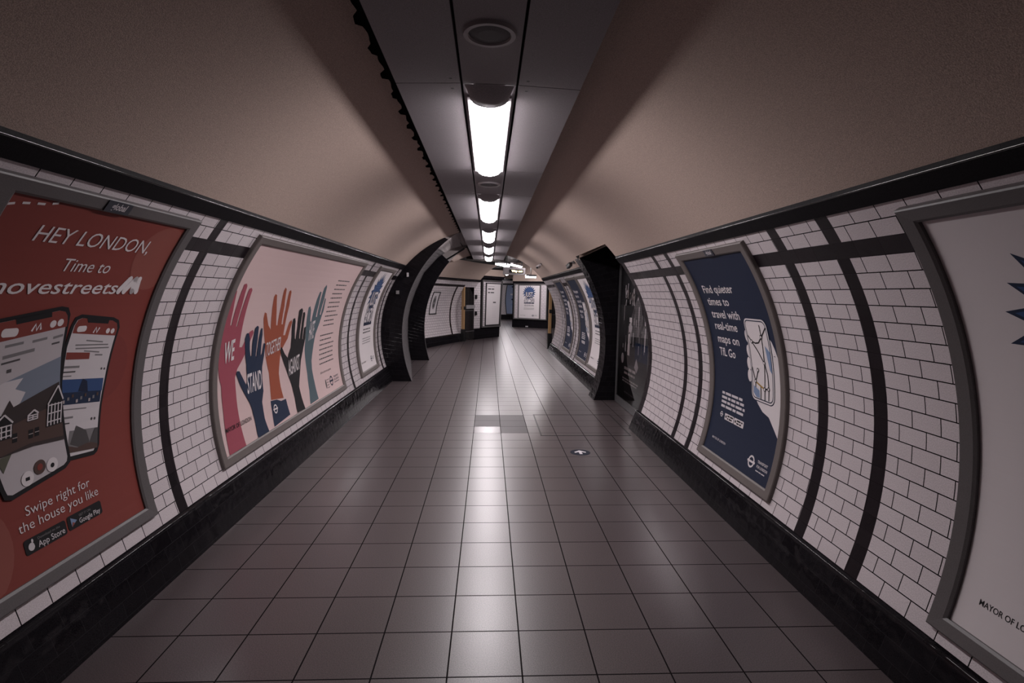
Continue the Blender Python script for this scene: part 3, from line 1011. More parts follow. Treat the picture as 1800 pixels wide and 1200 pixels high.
def art_go(W, H):
    s = Sheet(W, H, 'navy')
    rows = (('Find quieter', 0.108, 1.254, 0.512), ('times to', 0.112, 1.156, 0.370), ('travel with', 0.115, 1.056, 0.470),
            ('real-time', 0.120, 0.964, 0.380), ('maps on', 0.124, 0.862, 0.362), ('TfL Go', 0.126, 0.760, 0.270))
    for (b, u, v, w) in rows:
        s.text(b, u, v, 'white', 1, width=w, cap=0.062, bold=0.012)
    # hand behind the phone
    s.poly([(0.93, 0.95), (0.955, 0.93), (0.985, 0.87), (1.009, 0.81), (1.014, 0.72), (1.016, 0.60), (1.016, 0.315), (0.872, 0.43), (0.786, 0.449), (0.718, 0.490), (0.66, 0.55), (0.63, 0.70), (0.64, 0.90), (0.80, 0.98)], 'white', 1)
    for (u, v) in ((0.615, 0.945), (0.604, 0.840), (0.590, 0.752), (0.588, 0.668)):
        s.disc(u + 0.016, v, 0.030, 'white', 2, 18, 0.044)
    s.stroke([(0.955, 0.84), (0.975, 0.838)], 0.004, 'navy', 2)
    s.rrect(0.626, 0.508, 0.938, 1.080, 0.055, 'navy', 3)
    s.rrect(0.632, 0.514, 0.932, 1.074, 0.050, 'white', 4)
    s.rrect(0.646, 0.528, 0.918, 1.060, 0.040, 'navy', 5, 0.007)
    s.poly([(0.66, 0.56), (0.70, 0.535), (0.75, 0.535), (0.74, 0.585), (0.69, 0.60), (0.66, 0.61)], 'blue_pale', 5)
    s.poly([(0.86, 0.90), (0.915, 0.86), (0.915, 0.72), (0.89, 0.74), (0.87, 0.82)], 'blue_pale', 5)
    for P in ([(0.648, 0.955), (0.693, 0.915), (0.74, 0.906), (0.785, 0.912), (0.835, 0.952), (0.875, 0.985), (0.916, 1.02)],
              [(0.841, 1.036), (0.838, 0.963), (0.832, 0.87), (0.826, 0.781), (0.842, 0.74), (0.857, 0.703), (0.866, 0.614), (0.866, 0.535)],
              [(0.693, 0.913), (0.76, 0.85), (0.825, 0.777)], [(0.826, 0.781), (0.818, 0.69), (0.813, 0.598), (0.816, 0.530)],
              [(0.650, 0.735), (0.668, 0.690), (0.690, 0.640), (0.690, 0.600)], [(0.730, 0.720), (0.705, 0.665), (0.691, 0.645)], [(0.760, 0.612), (0.763, 0.530)]):
        s.stroke(P, 0.010, 'black', 6)
    s.stroke([(0.690, 0.640), (0.76, 0.618), (0.812, 0.605)], 0.012, 'gold', 7)
    s.stroke([(0.812, 0.605), (0.866, 0.614)], 0.010, 'black', 6)
    for (u, v) in ((0.693, 0.914), (0.836, 0.955), (0.690, 0.642), (0.812, 0.604), (0.730, 0.722), (0.864, 0.612), (0.826, 0.781)):
        s.disc(u, v, 0.015, 'black', 8, 16)
        s.disc(u, v, 0.009, 'white', 9, 14)
    # small print
    s.bars(0.152, 0.555, [0.462, 0.428, 0.394, 0.360], 0.026, 'pale', 1)
    s.roundel(0.180, 0.305, 0.021, 'white', 1)
    for (u0, u1) in ((0.238, 0.388), (0.396, 0.548)):
        s.rrect(u0, 0.276, u1, 0.324, 0.006, 'white', 1)
        s.bars(u0 + 0.045, u1 - 0.008, [0.284, 0.304], 0.016, 'black', 2)
        s.disc(u0 + 0.024, 0.300, 0.011, 'black', 2, 12)
    s.text('MAYOR OF LONDON', 0.104, 0.099, 'pale', 1, width=0.235, cap=0.017, bold=0.008)
    s.roundel(0.752, 0.102, 0.042, 'white', 1)
    s.text('TRANSPORT', 0.832, 0.118, 'white', 1, width=0.130, cap=0.018, bold=0.012)
    s.text('FOR LONDON', 0.832, 0.086, 'white', 1, width=0.138, cap=0.018, bold=0.012)
    s.bars(0.832, 0.968, [0.062], 0.010, 'pale', 1)
    return s


WP = lambda side, y0, s0: wall_map(side, y0, s0)
poster(WP(-1, 1.865, -0.455), 1.016, 1.513, art_red, 'red phone app poster on the left wall reading HEY LONDON', plate=0.46, left=0.10)
poster(WP(-1, 3.785, -0.457), 3.060, 1.519, art_hands, 'wide pink poster of five raised coloured hands on the left wall', fs=0.078, fmat=FRAME_B)
poster(WP(-1, 7.890, -0.457), 1.016, 1.519, art_just, 'white JUST poster on the left wall, last before the black arch', fs=0.11, fmat=FRAME_B)
poster(WP(1, 4.330, -0.480), 1.016, 1.540, art_go, 'large navy poster of a hand holding a phone, reading Find quieter times', fmat=FRAME_B, plate=0.587)
poster(WP(1, 1.925, -0.480), 1.016, 1.540, art_just, 'white poster cut off by the right edge of the photo, nearest on the right wall', top=0.030)
poster(WP(1, 9.600, -0.470), 1.016, 1.525, art_just, 'white JUST poster on the right wall just past the black pillar', fmat=FRAME_B)
poster(WP(1, 10.830, -0.470), 1.016, 1.525, art_go, 'navy phone poster past the black pillar, between the white poster and two dark stripes', fmat=FRAME_B)
poster(WP(1, 12.800, -0.470), 1.016, 1.525, art_go, 'farthest navy phone poster on the right wall, nearest the yellow post', fmat=FRAME_B)

# ------------------------------------------------------------------ left black arch, splayed reveal and second arch
def arc_pts(cx, cz, r, z0, xend, n):
    """points (|x|, z) up a circle from height z0 to |x| = xend"""
    a0 = math.asin((z0 - cz) / r)
    a1 = math.acos((xend - cx) / r)
    return [(cx + r * math.cos(a0 + (a1 - a0) * i / n), cz + r * math.sin(a0 + (a1 - a0) * i / n)) for i in range(n + 1)]


def strip(bm, P, Q, mi, flip=False):
    ul = uvlayer(bm)
    V = [bm.verts.new(p) for p in P]
    W = [bm.verts.new(q) for q in Q]
    d = 0
    for i in range(len(P) - 1):
        d2 = d + (Vector(P[i + 1]) - Vector(P[i])).length
        f = bm.faces.new((V[i], V[i + 1], W[i + 1], W[i]))
        f.material_index = mi(i) if callable(mi) else mi
        w = (Vector(Q[i]) - Vector(P[i])).length
        for lp, c in zip(f.loops, ((0, d), (0, d2), (w, d2), (w, d))):
            lp[ul].uv = c
        d = d2


N = 40
Y1, Y2 = 9.58, 12.64
inner1 = arc_pts(-0.600, 0.809, 2.0635, -0.03, 0.45, N)
outer1 = []
for i in range(N + 1):
    a = -0.845 / RR * 0 + math.asin((-0.03 - CZ) / RR) + (math.acos((0.45 - CX) / RR) - math.asin((-0.03 - CZ) / RR)) * i / N
    outer1.append((CX + RR * math.cos(a), CZ + RR * math.sin(a)))
far_keys = [(1.72, -0.03), (1.775, 0.25), (1.80, 0.53), (1.795, 0.92), (1.74, 1.22), (1.64, 1.52), (1.46, 1.94), (1.144, 2.30), (0.83, 2.50), (0.62, 2.57), (0.45, 2.60)]


def resample(keys, n):
    L = [0]
    for a, b in zip(keys, keys[1:]):
        L.append(L[-1] + math.hypot(b[0] - a[0], b[1] - a[1]))
    out = []
    for i in range(n + 1):
        t = L[-1] * i / n
        k = 0
        while k < len(L) - 2 and L[k + 1] < t:
            k += 1
        f = (t - L[k]) / (L[k + 1] - L[k])
        out.append((keys[k][0] + (keys[k + 1][0] - keys[k][0]) * f, keys[k][1] + (keys[k + 1][1] - keys[k][1]) * f))
    return out


outer2 = resample(far_keys, N)
bm = bmesh.new()
A = [(-x, Y1, z) for x, z in inner1]
B = [(-x - 0.0, Y1, z) for x, z in outer1]
strip(bm, B, A, lambda i: 0 if inner1[i][0] > 0.70 else 2)
Bb = [(-x - 0.12, Y1 + 0.02, z + 0.0) for x, z in outer1]
strip(bm, [(-x, Y1 + 0.05, z) for x, z in inner1], A, lambda i: 1 if inner1[i][0] > 0.9 else 2)
C2 = [(-x, Y2, z) for x, z in outer2]
strip(bm, C2, [(-x, Y1 + 0.05, z) for x, z in inner1], lambda i: 1 if inner1[i][0] > 0.9 else 2)
obj('wall_left_arch', bm, [BLACK_T, GREY_T, PLASTER_G], kind='structure')

inner2 = arc_pts(-0.902, 0.713, 2.333, -0.04, 0.45, N)
bm = bmesh.new()
A = [(-x, Y2, z) for x, z in inner2]
B = [(-x, Y2, z) for x, z in outer2]
strip(bm, B, A, lambda i: 0 if inner2[i][0] > 0.90 else 2)
strip(bm, A, [(-x - 0.03, Y2 + 0.30, z) for x, z in inner2], lambda i: 1 if inner2[i][0] > 0.90 else 2)
# joint lines of the soffit slabs
strip(bm, [(-0.97, Y2 - 0.002, 2.262), (-0.55, Y2 - 0.35, 2.50)], [(-0.95, Y2 - 0.002, 2.235), (-0.53, Y2 - 0.35, 2.47)], 3)
obj('wall_left_arch_far', bm, [BLACK_T, FRAME, PLASTER_G, BLACKM], kind='structure')

# ------------------------------------------------------------------ right pillar and the bay before it
YR = 7.92
innR = arc_pts(-0.420, 0.787, 2.111, 0.0, 1.27, 30)
bm = bmesh.new()


def outR(x, z):
    return 1.90, z if z < 2.0 else z + (1.90 - x) * 0.48


A = [(x, YR, z) for x, z in innR]
B = []
for i, (x, z) in enumerate(innR):
    t = i / (len(innR) - 1)
    B.append((1.90, YR, z + (1.90 - x) * 0.48 * t ** 3))
strip(bm, A, B, 0)
strip(bm, [(x, YR + 0.40, z) for x, z in innR], A, 0)
obj('wall_right_arch', bm, [BLACK_T], kind='structure')
bm = bmesh.new()
# soffit rising outwards, back wall and the jamb at the end of the tiled wall
quad(bm, [(1.275, 6.22, 2.085), (1.275, YR, 2.045), (1.95, YR, 2.37), (1.95, 6.22, 2.41)], 0)
quad(bm, [(1.92, 6.0, -0.1), (1.92, YR + 0.1, -0.1), (1.92, YR + 0.1, 2.5), (1.92, 6.0, 2.5)], 1)
jamb = [wallp(1, 6.22, s) for s in frange(-0.85, 1.25, 0.1)]
strip(bm, jamb, [(1.95, 6.22, p.z) for p in jamb], 1)
quad(bm, [(1.27, YR + 0.001, 2.02), (1.95, YR + 0.001, 2.35), (1.95, YR + 0.001, 2.7), (1.27, YR + 0.001, 2.7)], 0)
obj('wall_right_bay', bm, [PLASTER, BLACK_T], kind='structure')

# glazed display in the bay
FX, FY = 1.862, 7.86
t = thing('display_panel', (FX, 7.0, 0.02), 'tall dark glazed poster panel in the bay right of the black pillar', 'display')
mapF = lambda u, v, h: Vector((FX - h, FY - u, v))
bm = bmesh.new()
ft = 0.07
for (a, b) in (((0.0, 0.03), (ft, 2.06)), ((1.56, 0.03), (1.63, 2.06)), ((ft, 0.03), (1.56, 0.13)), ((ft, 1.99), (1.56, 2.06))):
    box(bm, (a[0], a[1], -0.02), (b[0], b[1], 0.022))
bend(bm, mapF, None)
obj('frame', bm, mat('display_frame', (0.085, 0.082, 0.085), 0.35), t)
s = Sheet(1.49, 1.86, 'ash', 0.004)
s.rect(0.02, 1.28, 0.55, 1.84, 'black', 1)
s.rect(0.30, 0.05, 1.44, 1.30, 'ash', 1)
s.poly([(0.0, 0.40), (0.10, 0.33), (0.30, 0.30), (0.42, 0.10), (0.70, 0.06), (0.30, 0.02), (0.0, 0.02)], 'black', 2)
rr = random.Random(3)
for i in range(26):                                   # pale branching lettering at the top
    u, v = rr.uniform(0.27, 0.93), rr.uniform(1.27, 1.44)
    s.stroke([(u, v), (u + rr.uniform(-0.04, 0.04), v + rr.uniform(0.05, 0.16))], rr.uniform(0.014, 0.030), ['skin_line', 'white', 'pale'][i % 3], 3)
for i in range(46):                                   # vertical pale streaks
    u, v = rr.uniform(0.22, 1.36), rr.uniform(0.62, 1.15)
    s.rect(u, v, u + rr.uniform(0.008, 0.032), v + rr.uniform(0.05, 0.24), ['grey', 'white', 'grey_d', 'white'][i % 4], 3)
s.rect(0.50, 0.62, 0.60, 0.93, 'white', 4)
s.poly([(0.52, 0.90), (0.66, 0.92), (0.70, 1.00), (0.60, 1.06), (0.50, 1.00)], 'screen', 4)
s.rect(0.54, 1.06, 0.66, 1.12, 'white', 4)
s.disc(0.24, 0.555, 0.07, 'pale', 4)
s.poly([(0.86, 0.50), (0.95, 0.62), (1.05, 0.52), (0.98, 0.44)], 'screen', 4)
s.rect(0.88, 0.82, 1.42, 1.02, 'grey_d', 2)
s.rect(0.86, 0.60, 1.42, 0.82, 'navy2', 2)
for (v, h_) in ((0.42, 0.050), (0.36, 0.040)):
    s.bars(0.36, 1.04, [v], h_, 'white', 4)
s.bars(0.28, 1.10, [0.285, 0.25], 0.026, 'white', 4)
s.bars(0.40, 1.05, [0.11], 0.024, 'grey', 4)
bend(s.bm, lambda u, v, h: mapF(u + 0.07, v + 0.13, h), None)
obj('printed_sheet', s.bm, s.mats, t)
gl, nt, b = new_mat('display_glass')          # thin clear pane: see-through with a Fresnel reflection
nt.nodes.remove(b)
tr = nt.nodes.new('ShaderNodeBsdfTransparent')
gg = nt.nodes.new('ShaderNodeBsdfGlossy')
gg.inputs['Roughness'].default_value = 0.02
fr = nt.nodes.new('ShaderNodeFresnel')
fr.inputs['IOR'].default_value = 1.4
ms = nt.nodes.new('ShaderNodeMixShader')
nt.links.new(fr.outputs[0], ms.inputs[0])
nt.links.new(tr.outputs[0], ms.inputs[1])
nt.links.new(gg.outputs[0], ms.inputs[2])
nt.links.new(ms.outputs[0], nt.nodes['Material Output'].inputs['Surface'])
bm = bmesh.new()
quad(bm, [(0.0705, 0.1305, 0.014), (1.5595, 0.1305, 0.014), (1.5595, 1.9895, 0.014), (0.0705, 1.9895, 0.014)])
bend(bm, mapF, None)
obj('glass', bm, gl, t)

# ------------------------------------------------------------------ bent tiled wall beyond the arches (far left)
PL = [Vector((-2.6, 12.95, 0)), Vector((-1.706, 15.396, 0)), Vector((-1.007, 17.31, 0)), Vector((-0.80, 17.735, 0)), Vector((-0.455, 18.443, 0)), Vector((-0.25, 18.76, 0)), Vector((0.43, 19.80, 0))]
TAN = []
for i in range(len(PL)):
    a = PL[max(0, i - 1)]
    b = PL[min(len(PL) - 1, i + 1)]
    TAN.append((b - a).normalized())
ACC = [0]
for a, b in zip(PL, PL[1:]):
    ACC.append(ACC[-1] + (b - a).length)
XB = 1.62                                   # half width of the section at floor level


def along(d):
    k = 0
    while k < len(PL) - 2 and ACC[k + 1] < d:
        k += 1
    f = (d - ACC[k]) / (ACC[k + 1] - ACC[k])
    p = PL[k].lerp(PL[k + 1], f)
    tn = TAN[k].lerp(TAN[k + 1], f).normalized()
    return p, Vector((-tn.y, tn.x, 0))      # outward (left) normal


def bentp(d, s, h=0.0):
    p, n = along(d)
    a = s / RR
    x = CX + (RR - h) * math.cos(a)
    z = CZ + (RR - h) * math.sin(a)
    q = p + n * (x - XB)
    return Vector((q.x, q.y, z))


GA, GB = ACC[3], ACC[4]                     # the gate opening
bm = bmesh.new()
ds = frange(0, GB, 0.5, (ACC[1], ACC[2], GA, GB, ACC[2] - 0.02, ACC[2] + 0.07))
ss = frange(S_SKIRT, S_WHITE, 0.09, (H0, H1))


def bm_mat(d, s):
    if ACC[2] - 0.02 < d < ACC[2] + 0.07 and s < H1:
        return 1
    return 1 if (H0 < s < H1 and d < GA) else 0


grid(bm, ds, ss, bentp, bm_mat, lambda d, s: (d, s - S_SKIRT), lambda d, s: GA < d < GB and s < 0.93)
obj('wall_far_left', bm, [WHITE_T, BAND_T], kind='structure')
bm = bmesh.new()
V = grid(bm, frange(0, GA, 0.5, ACC[1:3]), [0, 1, 2], lambda d, j: (lambda p, n: p + n * (0.0, 0.05, 0.10)[int(j)] + Vector((0, 0, (-0.05, 0.2, 0.245)[int(j)])))(*along(d)), None, lambda d, j: (d, j * 0.13))
obj('baseboard_far_left', bm, BLACK_T, kind='structure')
bm = bmesh.new()
grid(bm, frange(0, GB + 0.05, 0.5, ACC[1:5]), [1.150, 1.158, 1.232, 1.245], lambda d, s: bentp(d, s, 0.015 if 1.155 < s < 1.24 else -0.003), None, lambda d, s: (d, s - 1.15))
obj('trim_5', bm, BLACK_T, kind='structure')
bm = bmesh.new()
grid(bm, frange(0, ACC[4], 0.5, ACC[1:4]), frange(1.24, 2.02, 0.1), bentp)
obj('ceiling_far_left', bm, PLASTER, kind='structure')

# jamb at the gate
bm = bmesh.new()
col = [bentp(GA, s) for s in frange(S_SKIRT, 0.93, 0.1)]
pg = along(GA)[0]
strip(bm, [(pg.x, pg.y, p.z) for p in col], col, 0)
obj('wall_gate_jamb', bm, WHITE_T, kind='structure')

# alcove behind the gate
pa, na = along(GA)
pb, nb = along(GB)
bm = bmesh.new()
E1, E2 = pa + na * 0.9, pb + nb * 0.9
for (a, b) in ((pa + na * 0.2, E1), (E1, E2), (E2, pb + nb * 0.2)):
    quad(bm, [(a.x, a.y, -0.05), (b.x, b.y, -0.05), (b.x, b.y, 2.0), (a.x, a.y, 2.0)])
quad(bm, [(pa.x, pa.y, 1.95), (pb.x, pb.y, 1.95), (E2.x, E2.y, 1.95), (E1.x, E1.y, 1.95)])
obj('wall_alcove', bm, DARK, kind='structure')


def barred_gate(o, ex, ey, w, z0, ztop, label, n, post_z, post_w, arch, hinges):
    ez = Vector((0, 0, 1))
    t = thing('barred_gate', o + ez * 0.0, label, 'gate')
    B = (o, ex, ey, ez)
    bm = bmesh.new()
    box(bm, (0, -post_w / 2, post_z[0]), (post_w, post_w / 2, post_z[1]), basis=B)
    bmesh.ops.bevel(bm, geom=bm.edges[:], offset=0.006, segments=2, affect='EDGES')
    obj('post', bm, mat('post_yellow_brown', (0.44, 0.27, 0.13), 0.45), t)
    bm = bmesh.new()
    box(bm, (0.002, -post_w / 2 - 0.012, 1.0), (post_w + 0.03, post_w / 2 + 0.012, 1.10), basis=B)
    obj('lock', bm, BLACKM, t)
    bm = bmesh.new()
    box(bm, (-0.01, -post_w / 2 - 0.01, 0.0), (post_w + 0.03, post_w / 2 + 0.01, post_z[0] + 0.02), basis=B)
    obj('post_foot', bm, BLACKM, t)
    bm = bmesh.new()
    for i in range(n):
        x = post_w + (w - post_w) * (i + 0.5) / n
        f = (i + 0.5) / n
        zt = ztop - (arch * f ** 2.0)
        box(bm, (x - 0.006, -0.003, z0), (x + 0.006, 0.003, zt), basis=B)
    # two rails tie the bars together
    for z in (z0 + 0.25, 0.95):
        box(bm, (post_w, -0.005, z), (w, 0.005, z + 0.02), basis=B)
    obj('bars', bm, mat('lattice_iron', (0.10, 0.092, 0.095), 0.45), t)
    if hinges:
        bm = bmesh.new()
        box(bm, (post_w + 0.10, -0.035, 1.02), (w - 0.03, -0.015, 1.14), basis=B)
        obj('sign_plate', bm, mat('plate_grey', (0.30, 0.28, 0.29), 0.4), t)
        for z in (1.34, 0.80):
            bm = bmesh.new()
            box(bm, (w + 0.005, -0.05, z), (w + 0.10, 0.0, z + 0.13), basis=B)
            obj('hinge', bm, BLACKM, t)
    return t


ex = (pb - pa).normalized()
barred_gate(pa - ex * 0.02, ex, Vector((-ex.y, ex.x, 0)), (pb - pa).length + 0.02, 0.03, 1.80, 'dark barred gate with a yellow-brown post in the far left tiled wall', 9, (0.36, 1.84), 0.085, 0.42, True)
barred_gate(Vector((1.68, 15.45, 0.02)), Vector((1, 0.12, 0)).normalized(), Vector((-0.12, 1, 0)).normalized(), 0.34, 0.03, 1.62, 'folded barred gate with a yellow post at the far end of the right wall', 6, (0.42, 1.68), 0.075, 0.0, False)

# framed notice on the far left wall
mapB = lambda d0, s0: (lambda u, v, h: bentp(d0 + u, s0 + v, h))


def art_notice(W, H):
    s = Sheet(W, H, 'pale', 0.006)
    s.disc(W / 2, H * 0.52, W * 0.25, 'grey', 1, 20, H * 0.33)
    s.disc(W / 2, H * 0.62, W * 0.14, 'grey_d', 2, 16, H * 0.10)
    s.disc(W / 2, H * 0.36, W * 0.14, 'grey_d', 2, 16, H * 0.09)
    return s


D0 = ACC[1] + 0.62
c = bentp(D0 + 0.25, 0.10)
t = thing('framed_notice', c, 'tall narrow framed notice on the white tiles beyond the arches', 'notice')
m_ = mapB(D0, 0.10)
bm = frame_bm(0.40, 0.62, 0.03, 0.03, 0.03, 0.022)
bend(bm, m_, 0.1)
obj('frame', bm, FRAME_D, t)
art_notice(0.40, 0.62).build('printed_sheet', m_, t, 0.1)

# tiled pier with the narrow white poster, and the poster wall at the end
def art_list(W, H):
    s = Sheet(W, H, 'white', 0.008)
    s.bars(0.08, W * 0.65, [H - 0.10], 0.020, 'grey', 1)
    s.bars(0.08, W * 0.6, [H - 0.20, H - 0.32], 0.055, 'grey_d', 1)
    s.bars(0.40, 0.62, [H - 0.66], 0.06, 'grey_d', 1)
    s.bars(0.36, 0.66, [H - 0.80 - 0.06 * i for i in range(7)], 0.018, 'pale', 1)
    return s


K0, K1 = Vector((-0.27, 18.74, 0)), Vector((0.405, 19.77, 0))
kx = (K1 - K0).normalized()
kn = Vector((kx.y, -kx.x, 0))
KW = (K1 - K0).length


def mapK(u, v, h=0.0):
    """flat pier whose free edge leans outwards towards the top"""
    w = 1.0 + 0.10 * (max(v, 0) / 2.0) ** 1.3
    return K0 + kx * (u * w) + kn * h + Vector((0, 0, v))


bm = bmesh.new()
G1 = Vector((-0.475, 18.40, 0))
gx = (K0 - G1).normalized()
GWD = (K0 - G1).length
for (z0, z1, mi) in ((-0.05, 0.36, 1), (0.36, 2.3, 0)):
    quad(bm, [G1 + Vector((0, 0, z0)), K0 + Vector((0, 0, z0)), K0 + Vector((0, 0, z1)), G1 + Vector((0, 0, z1))], mi, [(0, z0), (GWD, z0), (GWD, z1), (0, z1)])
obj('wall_gate_side', bm, [WHITE_T, BLACK_T], kind='structure')
bm = bmesh.new()
grid(bm, [0, KW], frange(-0.05, 2.06, 0.2), lambda u, v: mapK(u, v), None, lambda u, v: (u, v))
col = [mapK(KW, v) for v in frange(-0.05, 2.06, 0.2)]
strip(bm, col, [p - kn * 1.0 for p in col], 0)
col = [mapK(0, v) for v in frange(-0.05, 2.06, 0.2)]
strip(bm, col, [p - kn * 1.0 for p in col], 0)
obj('wall_pier', bm, [BLACK_T], kind='structure')
bm = bmesh.new()
grid(bm, [0.11, KW - 0.06], frange(0.42, 1.93, 0.2), lambda u, v: mapK(u, v, 0.012), None, lambda u, v: (u, v))
obj('wall_pier_tiles', bm, [WHITE_T], kind='structure')
bm = frame_bm(KW - 0.17, 1.51, 0.05, 0.05, 0.05, 0.05, 0.0)
bend(bm, lambda u, v, h: mapK(u + 0.11, v + 0.42, h), 0.2)
obj('trim_6', bm, FRAME, kind='structure')
poster(lambda u, v, h: mapK(0.31 + u, 0.46 + v, h + 0.016), KW - 0.41, 1.40, art_list, 'narrow white notice poster on the black tiled pier at the end', fs=0.045, ft=0.03, fb=0.05, fmat=FRAME_D, dv=0.2)
# plaster over the pier, with a dark ledge
bm = bmesh.new()
for (z0, z1, h, mi) in ((2.02, 2.12, 0.06, 0), (2.12, 2.34, 0.05, 1)):
    quad(bm, [mapK(-0.5, z0, h), mapK(KW + 0.05, z0, h), mapK(KW + 0.05, z1, h), mapK(-0.5, z1, h)], mi, [(0, z0), (1, z0), (1, z1), (0, z1)])
    quad(bm, [mapK(-0.5, z0, h), mapK(KW + 0.05, z0, h), mapK(KW + 0.05, z0, -1), mapK(-0.5, z0, -1)], mi)
    quad(bm, [mapK(KW + 0.05, z0, h), mapK(KW + 0.05, z1, h), mapK(KW + 0.05, z1, -1), mapK(KW + 0.05, z0, -1)], mi)
obj('trim_7', bm, [BLACK_T, PLASTER], kind='structure')

J0, J1 = Vector((1.11, 25.72, 0)), Vector((2.66, 24.70, 0))
jx = (J1 - J0).normalized()
jn = Vector((jx.y, -jx.x, 0))                  # towards the viewer
JW = (J1 - J0).length
mapJ = lambda u, v, h: J0 + jx * u + jn * h + Vector((0, 0, v))
bm = bmesh.new()
ul = uvlayer(bm)


def jquad(u0, v0, u1, v1, h, mi):
    quad(bm, [mapJ(u0, v0, h), mapJ(u1, v0, h), mapJ(u1, v1, h), mapJ(u0, v1, h)], mi, [(u0, v0), (u1, v0), (u1, v1), (u0, v1)])


jquad(0, -0.05, JW, 2.12, 0, 0)
jquad(0.13, 0.44, JW - 0.10, 1.97, 0.012, 1)
jquad(-0.02, 2.12, JW + 0.4, 2.95, -0.01, 2)
quad(bm, [mapJ(0, -0.05, 0), mapJ(0, 2.95, 0), mapJ(0.05, 2.95, -1.2), mapJ(0.05, -0.05, -1.2)], 0)
quad(bm, [mapJ(JW, -0.05, 0), mapJ(JW, 2.95, 0), mapJ(JW, 2.95, -1.2), mapJ(JW, -0.05, -1.2)], 0)
obj('wall_end', bm, [BLACK_T, WHITE_T, PLASTER], kind='structure')
bm = frame_bm(JW - 0.23, 1.53, 0.045, 0.045, 0.045, 0.05, 0.0)
bend(bm, lambda u, v, h: mapJ(u + 0.13, v + 0.44, h), None)
obj('trim_8', bm, FRAME, kind='structure')
poster(lambda u, v, h: mapJ(0.36 + u, 0.46 + v, h + 0.016), 1.05, 1.47, art_just, 'white JUST poster facing the viewer on the black framed end wall', fs=0.06, ft=0.03, fb=0.03, dv=None)
t = tag(obj('wall_vent', bbox_bm((0.72, 0.05, 0.0), (0.85, 0.10, 0.02), 0.004, (J0, jx, Vector((0, 0, 1)), jn)), METAL_W), 'small white plate low on the black base under the end JUST poster', 'vent')

# corridor beyond: end wall with a blue poster
bm = bmesh.new()
ul = uvlayer(bm)
BY = 33.4


def bq(x0, z0, x1, z1, mi, y=BY):
    quad(bm, [(x0, y, z0), (x1, y, z0), (x1, y, z1), (x0, y, z1)], mi, [(x0, z0), (x1, z0), (x1, z1), (x0, z1)])


bq(-1, -0.05, 4, 0.30, 1)
bq(-1, 0.30, 4, 2.20, 0)
bq(-1, 2.06, 4, 2.16, 1, BY - 0.01)
bq(-1, 2.32, 4, 2.44, 1, BY - 0.01)
bq(-1, 2.20, 4, 2.32, 0)
bq(-1, 2.44, 4, 3.2, 2)
obj('wall_corridor_end', bm, [WHITE_T, BLACK_T, PLASTER], kind='structure')


def art_blue(W, H):
    s = Sheet(W, H, 'peri', 0.006)
    for i, (v, w) in enumerate(((0.55, 0.5), (0.85, 0.4), (1.15, 0.6), (1.45, 0.35), (1.6, 0.5))):
        s.disc(0.35 + 0.06 * (i % 2), v, 0.06 * w + 0.07, ['blue_pale', 'navy2', 'pale'][i % 3], 1, 14, 0.05)
    return s


poster(lambda u, v, h: Vector((1.12 + u - 0.08 * math.sin(PI * min(max(v, 0), 1.7) / 1.7), BY - 0.02 - h, 0.36 + v)), 1.0, 1.70, art_blue, 'blue poster glimpsed down the corridor between pier and end wall', fs=0.05, ft=0.03, fb=0.05, fmat=FRAME_D, dv=0.1)

# dark hall over the far junction
bm = bmesh.new()
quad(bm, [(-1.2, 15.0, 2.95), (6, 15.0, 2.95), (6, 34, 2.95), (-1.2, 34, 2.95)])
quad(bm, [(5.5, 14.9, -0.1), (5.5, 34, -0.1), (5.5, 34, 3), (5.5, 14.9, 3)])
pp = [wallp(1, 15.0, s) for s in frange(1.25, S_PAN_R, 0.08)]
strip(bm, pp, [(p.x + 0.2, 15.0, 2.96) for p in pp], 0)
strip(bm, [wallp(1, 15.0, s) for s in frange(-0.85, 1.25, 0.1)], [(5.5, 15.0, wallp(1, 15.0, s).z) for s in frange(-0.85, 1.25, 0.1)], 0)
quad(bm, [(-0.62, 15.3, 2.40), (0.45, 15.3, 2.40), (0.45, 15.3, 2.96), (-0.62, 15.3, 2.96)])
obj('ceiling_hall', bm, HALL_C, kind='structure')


DIFF_THIRD = emit_mat('low_lamp_diffuser', LAMP_COL, 24.0)


def tube_light(a, b, w, z, label, dm=None):
    a, b = Vector((*a, z)), Vector((*b, z))
    e = (b - a).normalized()
    n = Vector((-e.y, e.x, 0))
    L = (b - a).length
    t = thing('fluorescent_batten', (a + b) / 2, label, 'ceiling light', 'fluorescent battens in the far hall')
    B = (a, e, n, Vector((0, 0, 1)))
    obj('housing', bbox_bm((0, -w / 2 - 0.02, 0.0), (L, w / 2 + 0.02, 0.07), 0.008, B), METAL_W, t)
    obj('diffuser', bbox_bm((0.02, -w / 2, -0.055), (L - 0.02, w / 2, 0.001), 0.015, B), dm or DIFF_FAR, t)
    obj('hanger', bbox_bm((L / 2 - 0.01, -0.01, 0.06), (L / 2 + 0.01, 0.01, 2.96 - z), 0, B), BLACKM, t)


tube_light((0.30, 21.8), (0.80, 23.6), 0.13, 2.70, 'nearer lit batten in the far hall, left of the hanging sign')
tube_light((0.92, 23.0), (1.42, 24.6), 0.07, 2.74, 'lit batten in the far hall directly above the hanging sign')
tube_light((1.30, 17.2), (1.90, 18.6), 0.14, 2.76, 'unseen fill batten added over the junction just past the end of the right vault', DIFF_FILL)  # added lamp, hidden by the vault, to brighten the pier and far left wall
tube_light((0.92, 29.6), (1.0, 31.2), 0.12, 2.62, 'fill batten added in the corridor beyond the pier, hidden behind the hanging sign')  # added lamp, concealed by the sign, to lift the dark corridor
tube_light((1.46, 22.4), (1.90, 22.6), 0.08, 2.25, 'farthest lit batten, above the end JUST poster', DIFF_THIRD)

